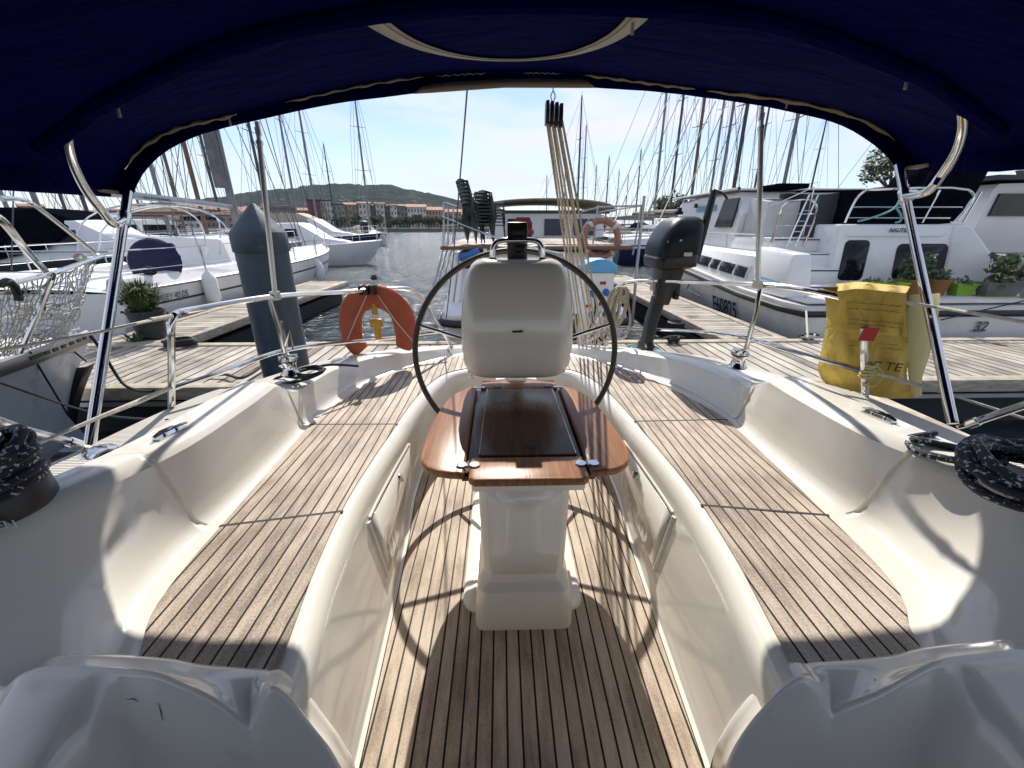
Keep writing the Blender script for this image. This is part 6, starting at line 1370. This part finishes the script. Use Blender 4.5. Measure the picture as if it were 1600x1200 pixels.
mcd = cruiser('dark hulled motor cruiser with black covers behind the grey bow rails', 9, 3.2, BLKC, GREYP, 'motor cruisers in the left rows'); put(mcd, -70, 20, -1.45, .8)
mcw = cruiser('white motor cruiser low behind the navy wheel cover', 9, 3.2, None, WHITE, 'motor cruisers in the left rows'); put(mcw, 345, 24, -1.5, .8)
for lab, px, D, rz, sc in (('white motor cruiser beneath the white boom', 298, 30, 1.4, .9), ('white motor cruiser at the far left behind the netting', 10, 19, 1.2, .9), ('white motor cruiser between the pulpit and the bimini post', 130, 24, 1.25, .9), ('white motor cruiser left of the pulpit rails', 68, 34, 1.2, .9), ('white motor cruiser moored right of the mainsheet among the masts', 985, 30, -1.2, .8)):
    c = copy_tree(mcd if 'bimini post' in lab or 'left of the pulpit' in lab else mcw); c['label'] = lab.replace('white', 'dark hulled') if 'bimini post' in lab or 'left of the pulpit' in lab else lab; put(c, px, D, rz, sc)
c = copy_tree(mcd); c['label'] = 'dark hulled black topped cruiser behind the red dinghy cover'; put(c, 200, 34, 1.3, .9)
q = atD(560, 36); t = thing('mooring_pile', 'short black pile at the far pontoon end below the hill', 'mooring pile', (q.x, q.y, WATER))
q = atD(571, 34); m = MB(); m.lathe([(.28, -1), (.28, 1.9)], (q.x, q.y, WATER), 10); m.build('post', RUB, t); m = MB(); m.lathe([(.34, 1.9), (.30, 2.05), (.02, 2.15)], (q.x, q.y, WATER), 10); m.build('cap', GREYP, t); t.location = (q.x, q.y, WATER); [setattr(k_, 'location', (0, 0, 0)) for k_ in kids(t)]
for k_ in kids(t):
    off = q - Vector((atD(560, 36)));  k_.data.transform(Matrix.Translation((-off.x, -off.y, 0)))
pontoon('pontoon', 'distant pontoon below the hill at the end of the left rows', -40, q.x-.1, 33, 35.4, DOCKY, (-20, 34, WATER), 0)
m = MB(); m.tube([(-13.2, 30.5, 1.2), (-13.2, 30.5, 1.5)], .3, 8)
fl_ = thing('dinghy_cover', 'red dinghy cover among the boats left of the bimini post', 'boat cover', (atD(152, 18).x, atD(152, 18).y, .3))
p = atY(152, 362, 16); m = MB(); m.lathe([(.05, .34), (.22, .26), (.34, .10), (.38, -.05), (.30, -.16)], p, 12); fl_.location = p; m.build('cover', mat('red_cloth', (.5, .06, .03), .7), fl_); m = MB(); m.tube([p+Vector((0, 0, -.15)), Vector((p.x, p.y, .2))], .05, 6); m.build('strut', ALU, fl_)

# ================================================================== far shore
m = MB(); N_ = 80; xs = [-2200+4800*i/N_ for i in range(N_+1)]
m.loft([[(x, y, z) for x in xs] for y, z in ((168, WATER-1), (168, .9), (172, 1.0), (600, 2.0), (5200, 6.0))]); struct(m.build('ground', mat('quay_ground', (.22, .20, .17), .9, var=.4, vscale=.02)))
HLM, n, l, p = newmat('wooded_hillside')
t = n.new('ShaderNodeTexCoord'); v1 = n.new('ShaderNodeTexNoise'); v1.inputs['Scale'].default_value = .045; v1.inputs['Detail'].default_value = 9; v1.inputs['Roughness'].default_value = .75
v2 = n.new('ShaderNodeTexVoronoi'); v2.inputs['Scale'].default_value = .085; v3_ = n.new('ShaderNodeTexNoise'); v3_.inputs['Scale'].default_value = .010; v3_.inputs['Detail'].default_value = 3
for q_ in (v1, v2, v3_): l.new(t.outputs['Object'], q_.inputs[0])
r = n.new('ShaderNodeValToRGB'); r.color_ramp.elements[0].position = .36; r.color_ramp.elements[1].position = .66; r.color_ramp.elements[0].color = (.011, .020, .020, 1); r.color_ramp.elements[1].color = (.065, .080, .068, 1); l.new(v1.outputs[0], r.inputs[0])
a1 = n.new('ShaderNodeMath'); a1.operation = 'LESS_THAN'; a1.inputs[1].default_value = .26; l.new(v2.outputs['Distance'], a1.inputs[0])
a2 = n.new('ShaderNodeMath'); a2.operation = 'GREATER_THAN'; a2.inputs[1].default_value = .55; l.new(v3_.outputs[0], a2.inputs[0])
a3 = n.new('ShaderNodeMath'); a3.operation = 'MULTIPLY'; l.new(a1.outputs[0], a3.inputs[0]); l.new(a2.outputs[0], a3.inputs[1])
a4 = n.new('ShaderNodeMath'); a4.operation = 'MULTIPLY'; a4.inputs[1].default_value = .55; l.new(a3.outputs[0], a4.inputs[0])
mx = n.new('ShaderNodeMixRGB'); mx.inputs[2].default_value = (.30, .26, .22, 1); l.new(a4.outputs[0], mx.inputs[0]); l.new(r.outputs[0], mx.inputs[1]); l.new(mx.outputs[0], p.inputs['Base Color']); p.inputs['Roughness'].default_value = 1; p.inputs['Specular IOR Level'].default_value = 0
rp_ = [(-420, 352), (-200, 350), (0, 349), (60, 346), (120, 340), (175, 334), (230, 322), (280, 316), (340, 311), (395, 304), (430, 298), (470, 296), (495, 291), (540, 288.5), (585, 290.5), (610, 289), (645, 297), (690, 306), (720, 315), (760, 322), (800, 331), (850, 342), (900, 349), (1000, 352)]
ridge = resample(smooth([(x, y, 0) for x, y in rp_], 5), 260); rnd = random.Random(3)
rows = [[], [], [], [], [], [], []]
for i, v in enumerate(ridge):
    top = atD(v.x, 1000); zt = EYE+(355-v.y)/F*1000*(1/max(.7, cos(atan((v.x-800)/F))))*1.0
    r_ = ray(v.x, v.y); k = 1000/Vector((r_.x, r_.y)).length; zt = EYE+r_.z*k
    for j, (d, f) in enumerate(((430, 0), (560, .18), (700, .42), (820, .66), (920, .87), (1000, 1), (1150, .8))):
        g_ = atD(v.x, d); zz = 2+(zt-2)*f*(1+(.05*sin(i*.21+j*2)+.03*rnd.random() if 0 < j < 5 else 0))+(rnd.random()*2.8 if j >= 4 else rnd.random()*2)
        rows[j].append((g_.x, g_.y, zz))
m = MB(); m.loft(rows); struct(m.build('hill', HLM, ang=180))
# trees on the crest and lower slope are part of the hillside; quay trees are things
def tree(label, c, H, R, seed, mt=LEAF2, group=None, nleaf=420, size=.5, trunk=.35):
    t = thing('tree', label, 'tree', c, group=group); rnd = random.Random(seed); c = Vector(c)
    m = MB(); m.tube([c, c+Vector((0, 0, H*trunk)), c+Vector((R*.1, 0, H*.7))], [R*.09, R*.06, R*.03], 6)
    for k in range(5):
        a = k*1.26; m.tube([c+Vector((0, 0, H*(trunk+.02*k))), c+Vector((R*.6*cos(a), R*.6*sin(a), H*(.62+.05*k)))], [R*.045, R*.02], 5)
    m.build('trunk', BARK, t)
    m = MB()
    for k in range(13):
        a = rnd.random()*6.28; rr = R*.72*sqrt(rnd.random()); cz = H*(trunk+.18+(1-trunk-.2)*rnd.random()*(1-.4*rr/R)); cc = c+Vector((rr*cos(a), rr*sin(a), cz)); q = R*(.28+.2*rnd.random())
        for i in range(nleaf//13):
            d = Vector((rnd.gauss(0, 1), rnd.gauss(0, 1), rnd.gauss(0, .8))).normalized()*q*(.55+.5*rnd.random()); p = cc+d; u = Vector((rnd.gauss(0, 1), rnd.gauss(0, 1), rnd.gauss(0, 1))).normalized(); w_ = u.orthogonal().normalized()*size*.5; u *= size
            m.add([p-u, p+w_, p+u, p-w_], [(0, 1, 2, 3)])
    m.build('crown', mt, t); return t
PALEW = mat('pale_render', (.66, .62, .55), .85, var=.12, vscale=.2); OCHR = mat('ochre_render', (.44, .34, .24), .85, var=.12, vscale=.2); GREYR = mat('grey_render', (.33, .32, .31), .85, var=.1, vscale=.2); PINKW = mat('pink_render', (.46, .30, .24), .85, var=.12, vscale=.2); WIN = mat('far_window', (.05, .055, .065), .2)
def block(label, px0, px1, D, ztop, mt, roofm=TILE, storeys=4, cols=4, depth=12, group='apartment blocks on the far quay', gable=True, balc=True, z0=.9):
    if D > 100: ztop = .9+(ztop-.9)*.60
    a, b = atD(px0, D), atD(px1, D); a = Vector((a.x, a.y, 0)); b = Vector((b.x, b.y, 0)); u = (b-a); W = u.length; u.normalize(); nrm_ = Vector((-u.y, u.x, 0))
    t = thing('apartment_building', label, 'apartment building', (a.x, a.y, z0), group=group)
    m = MB(); Q = [a, b, b+nrm_*depth, a+nrm_*depth]; m.prism([q+Vector((0, 0, z0-.4)) for q in Q], (0, 0, ztop-z0+.4)); wl = m.build('wall', mt, t)
    rh = min(1.5, W*.2) if gable else .5; o = .5
    m = MB()
    if gable:
        P = [a-u*o-nrm_*o, b+u*o-nrm_*o, b+u*o+nrm_*depth, a-u*o+nrm_*depth]; m.add([q+Vector((0, 0, ztop)) for q in P]+[a-u*o+nrm_*depth*.5+Vector((0, 0, ztop+rh)), b+u*o+nrm_*depth*.5+Vector((0, 0, ztop+rh))], [(0, 1, 5, 4), (2, 3, 4, 5), (0, 4, 3), (1, 2, 5), (0, 3, 2, 1)])
    else: m.prism([q+Vector((0, 0, ztop+.005)) for q in (a-u*.2-nrm_*.2, b+u*.2-nrm_*.2, b+u*.2+nrm_*depth, a-u*.2+nrm_*depth)], (0, 0, rh))
    m.build('roof', roofm, t)
    sh = (ztop-z0)/storeys; rnd = random.Random(int(px0))
    wm_ = None
    for s in range(storeys):
        for c_ in range(cols):
            ww = W/cols*.42; hh = sh*.52; p = a+u*(W*(c_+.5)/cols)-nrm_*.03+Vector((0, 0, z0+sh*(s+.5)))
            if wm_ is None:
                m = MB(); m.box((0, 0, 0), (ww, .1, hh)); wm_ = m.build('window', WIN, t, local=True); o_ = wm_
            else: o_ = wm_.copy(); COL.objects.link(o_); o_.parent = t
            o_.location = p-Vector(t.location); o_.rotation_euler = (0, 0, math.atan2(u.y, u.x))
    if balc:
        for s in range(1, storeys):
            c_ = int(rnd.random()*cols*.99); p = a+u*(W*(c_+.5)/cols)-nrm_*.6+Vector((0, 0, z0+sh*s+.3)); m = MB(); m.box(p, (W/cols*.8, 1.2, 1.0), rz=math.atan2(u.y, u.x)); m.build('balcony', mt, t)
    return t
block('tall deep red building with flat roof below the hill', 488, 508, 178, 16.5, BRICK, GREYP, 4, 3, 14, gable=False, balc=False)
block('pale flat roofed block joined right of the red building', 508, 527, 182, 16.8, PALEW, GREYP, 4, 4, 14, gable=False)
block('grey apartment block third from the red building', 527, 544, 186, 15.0, GREYR, GREYP, 4, 3, 12, gable=False)
block('pale apartment block with low tiled roof left of the gabled pair', 544, 566, 188, 15.5, OCHR, TILE, 4, 4, 12)
block('white gabled tower, left of the two white towers on the quay', 566, 583, 184, 16.2, PALEW, TILE, 4, 3, 13)
block('recessed grey block between the two white towers', 583, 592, 190, 15.5, GREYR, TILE, 4, 2, 12)
block('white gabled tower, right of the two white towers on the quay', 592, 605, 184, 16.2, PALEW, TILE, 4, 2, 13)
block('grey balconied block right of the white towers', 605, 614, 190, 15.5, GREYR, TILE, 4, 2, 12)
block('slim white block beside the long tiled roof', 614, 624, 184, 15.5, PALEW, TILE, 4, 2, 13)
block('apartment block with grey shaded balconies under a tiled roof', 624, 640, 188, 15.2, GREYR, TILE, 4, 3, 12)
block('long terracotta roofed block with pale front on the quay', 640, 668, 184, 14.2, PALEW, TILE, 3, 6, 14)
block('pinkish block with tiled roof towards the quay end', 668, 696, 190, 12.8, PINKW, TILE, 3, 6, 14)
block('ochre block with tiled roof nearest the end of the quay', 696, 722, 198, 12.0, OCHR, TILE, 3, 5, 14)
block('last small pinkish block behind the backstay foot', 722, 745, 210, 10.8, PINKW, TILE, 3, 4, 14)
block('low pale block at the quay end left of the stacked chairs', 745, 790, 230, 8.8, OCHR, TILE, 2, 5, 14)
LT = 'houses of the far town on the left'
for i, (a, b, D, z, mt) in enumerate(((-60, -10, 150, 7, OCHR), (-10, 24, 165, 6, PALEW), (24, 48, 190, 8, PINKW), (48, 84, 160, 9.5, OCHR), (84, 108, 180, 7.5, PALEW), (108, 140, 200, 9, PINKW), (140, 168, 170, 8, OCHR), (168, 192, 190, 10, PALEW), (214, 245, 190, 11, OCHR), (245, 282, 200, 12, PINKW), (282, 318, 185, 10.5, PALEW), (318, 350, 200, 12, OCHR), (350, 392, 190, 11, PINKW), (392, 430, 200, 12, OCHR), (430, 462, 188, 11, PALEW), (462, 488, 196, 12, PINKW))):
    block('low %s town house with tiled roof, number %d along the left shore' % ('ochre', 1) if False else ['low tiled house at the left edge of the far town', 'small pale house second from the left edge', 'pinkish house third from the left edge', 'wide ochre building behind the grey bow rails', 'pale house right of the wide ochre building', 'pinkish block left of the left bimini post', 'ochre block just left of the left bimini post', 'tall pale block partly behind the left bimini post', 'ochre block just right of the left bimini post', 'pinkish block behind the white boom end', 'pale block behind the white boom lettering', 'ochre block behind the furled grey sail', 'pinkish block behind the blue grey pile', 'ochre block right behind the pile cap', 'pale block between pile and thick grey mast', 'pinkish block left of the tall red building'][i], a, b, D, z, mt, TILE, 3 if z > 8 else 2, 4, 12, LT, balc=False)
TG = 'dark trees along the far quay'
for i, px in enumerate((532, 561, 590, 622, 641, 655, 672, 690, 704, 718, 738, 760)):
    g_ = atD(px, 172); tree(['bushy tree before the grey block on the quay', 'dark quay tree below the low tiled roof', 'dark tree at the foot of the white towers', 'dark tree beneath the balconied block', 'rounded tree left under the long terracotta roof', 'rounded tree right under the long terracotta roof', 'dark tree before the pinkish block', 'low dark tree right of the pinkish block front', 'dark tree before the ochre quay block', 'small tree at the end of the ochre block', 'dark tree just right of the backstay foot', 'last dark quay tree beside the stacked chairs'][i], (g_.x, g_.y, .9), 3.6+1.5*((i*7) % 3)/3, 2.6, 40+i, LEAF2, TG, 260, .7)
g_ = atD(1368, 34); tree('leafy green tree rising behind the cruiser covers', (g_.x, g_.y, 0), 6.2, 2.0, 77, LEAF2, None, 1500, .16, .5)
g_ = atD(1040, 110); tree('distant dark tree behind the outboard motor', (g_.x, g_.y, .0), 8.2, 4.0, 78, LEAF2, None, 700, .6)
a = atD(1385, 40); m = MB(); block('small terracotta roofed house behind the right bimini post', 1384, 1402, 42, 4.6, OCHR, TILE, 2, 2, 4, None, balc=False, z0=-.2)
block('grey roofed building at the far right edge', 1572, 1660, 30, 3.6, GREYR, GREYP, 2, 4, 6, None, balc=False, z0=-.2)

# ================================================================== thin marine air
m = MB(); m.box((200, 2500, 150), (4400, 5240, 2*150+2*(-WATER+1.0)))
hz = m.build('haze', bpy.data.materials.new('haze_air'), weld=False); hz['kind'] = 'stuff'
hm = hz.data.materials[0]; hm.use_nodes = True; n = hm.node_tree.nodes; n.clear(); o = n.new('ShaderNodeOutputMaterial'); v = n.new('ShaderNodeVolumePrincipled')
v.inputs['Color'].default_value = (.72, .82, 1, 1); v.inputs['Density'].default_value = .00010; hm.node_tree.links.new(v.outputs[0], o.inputs['Volume'])
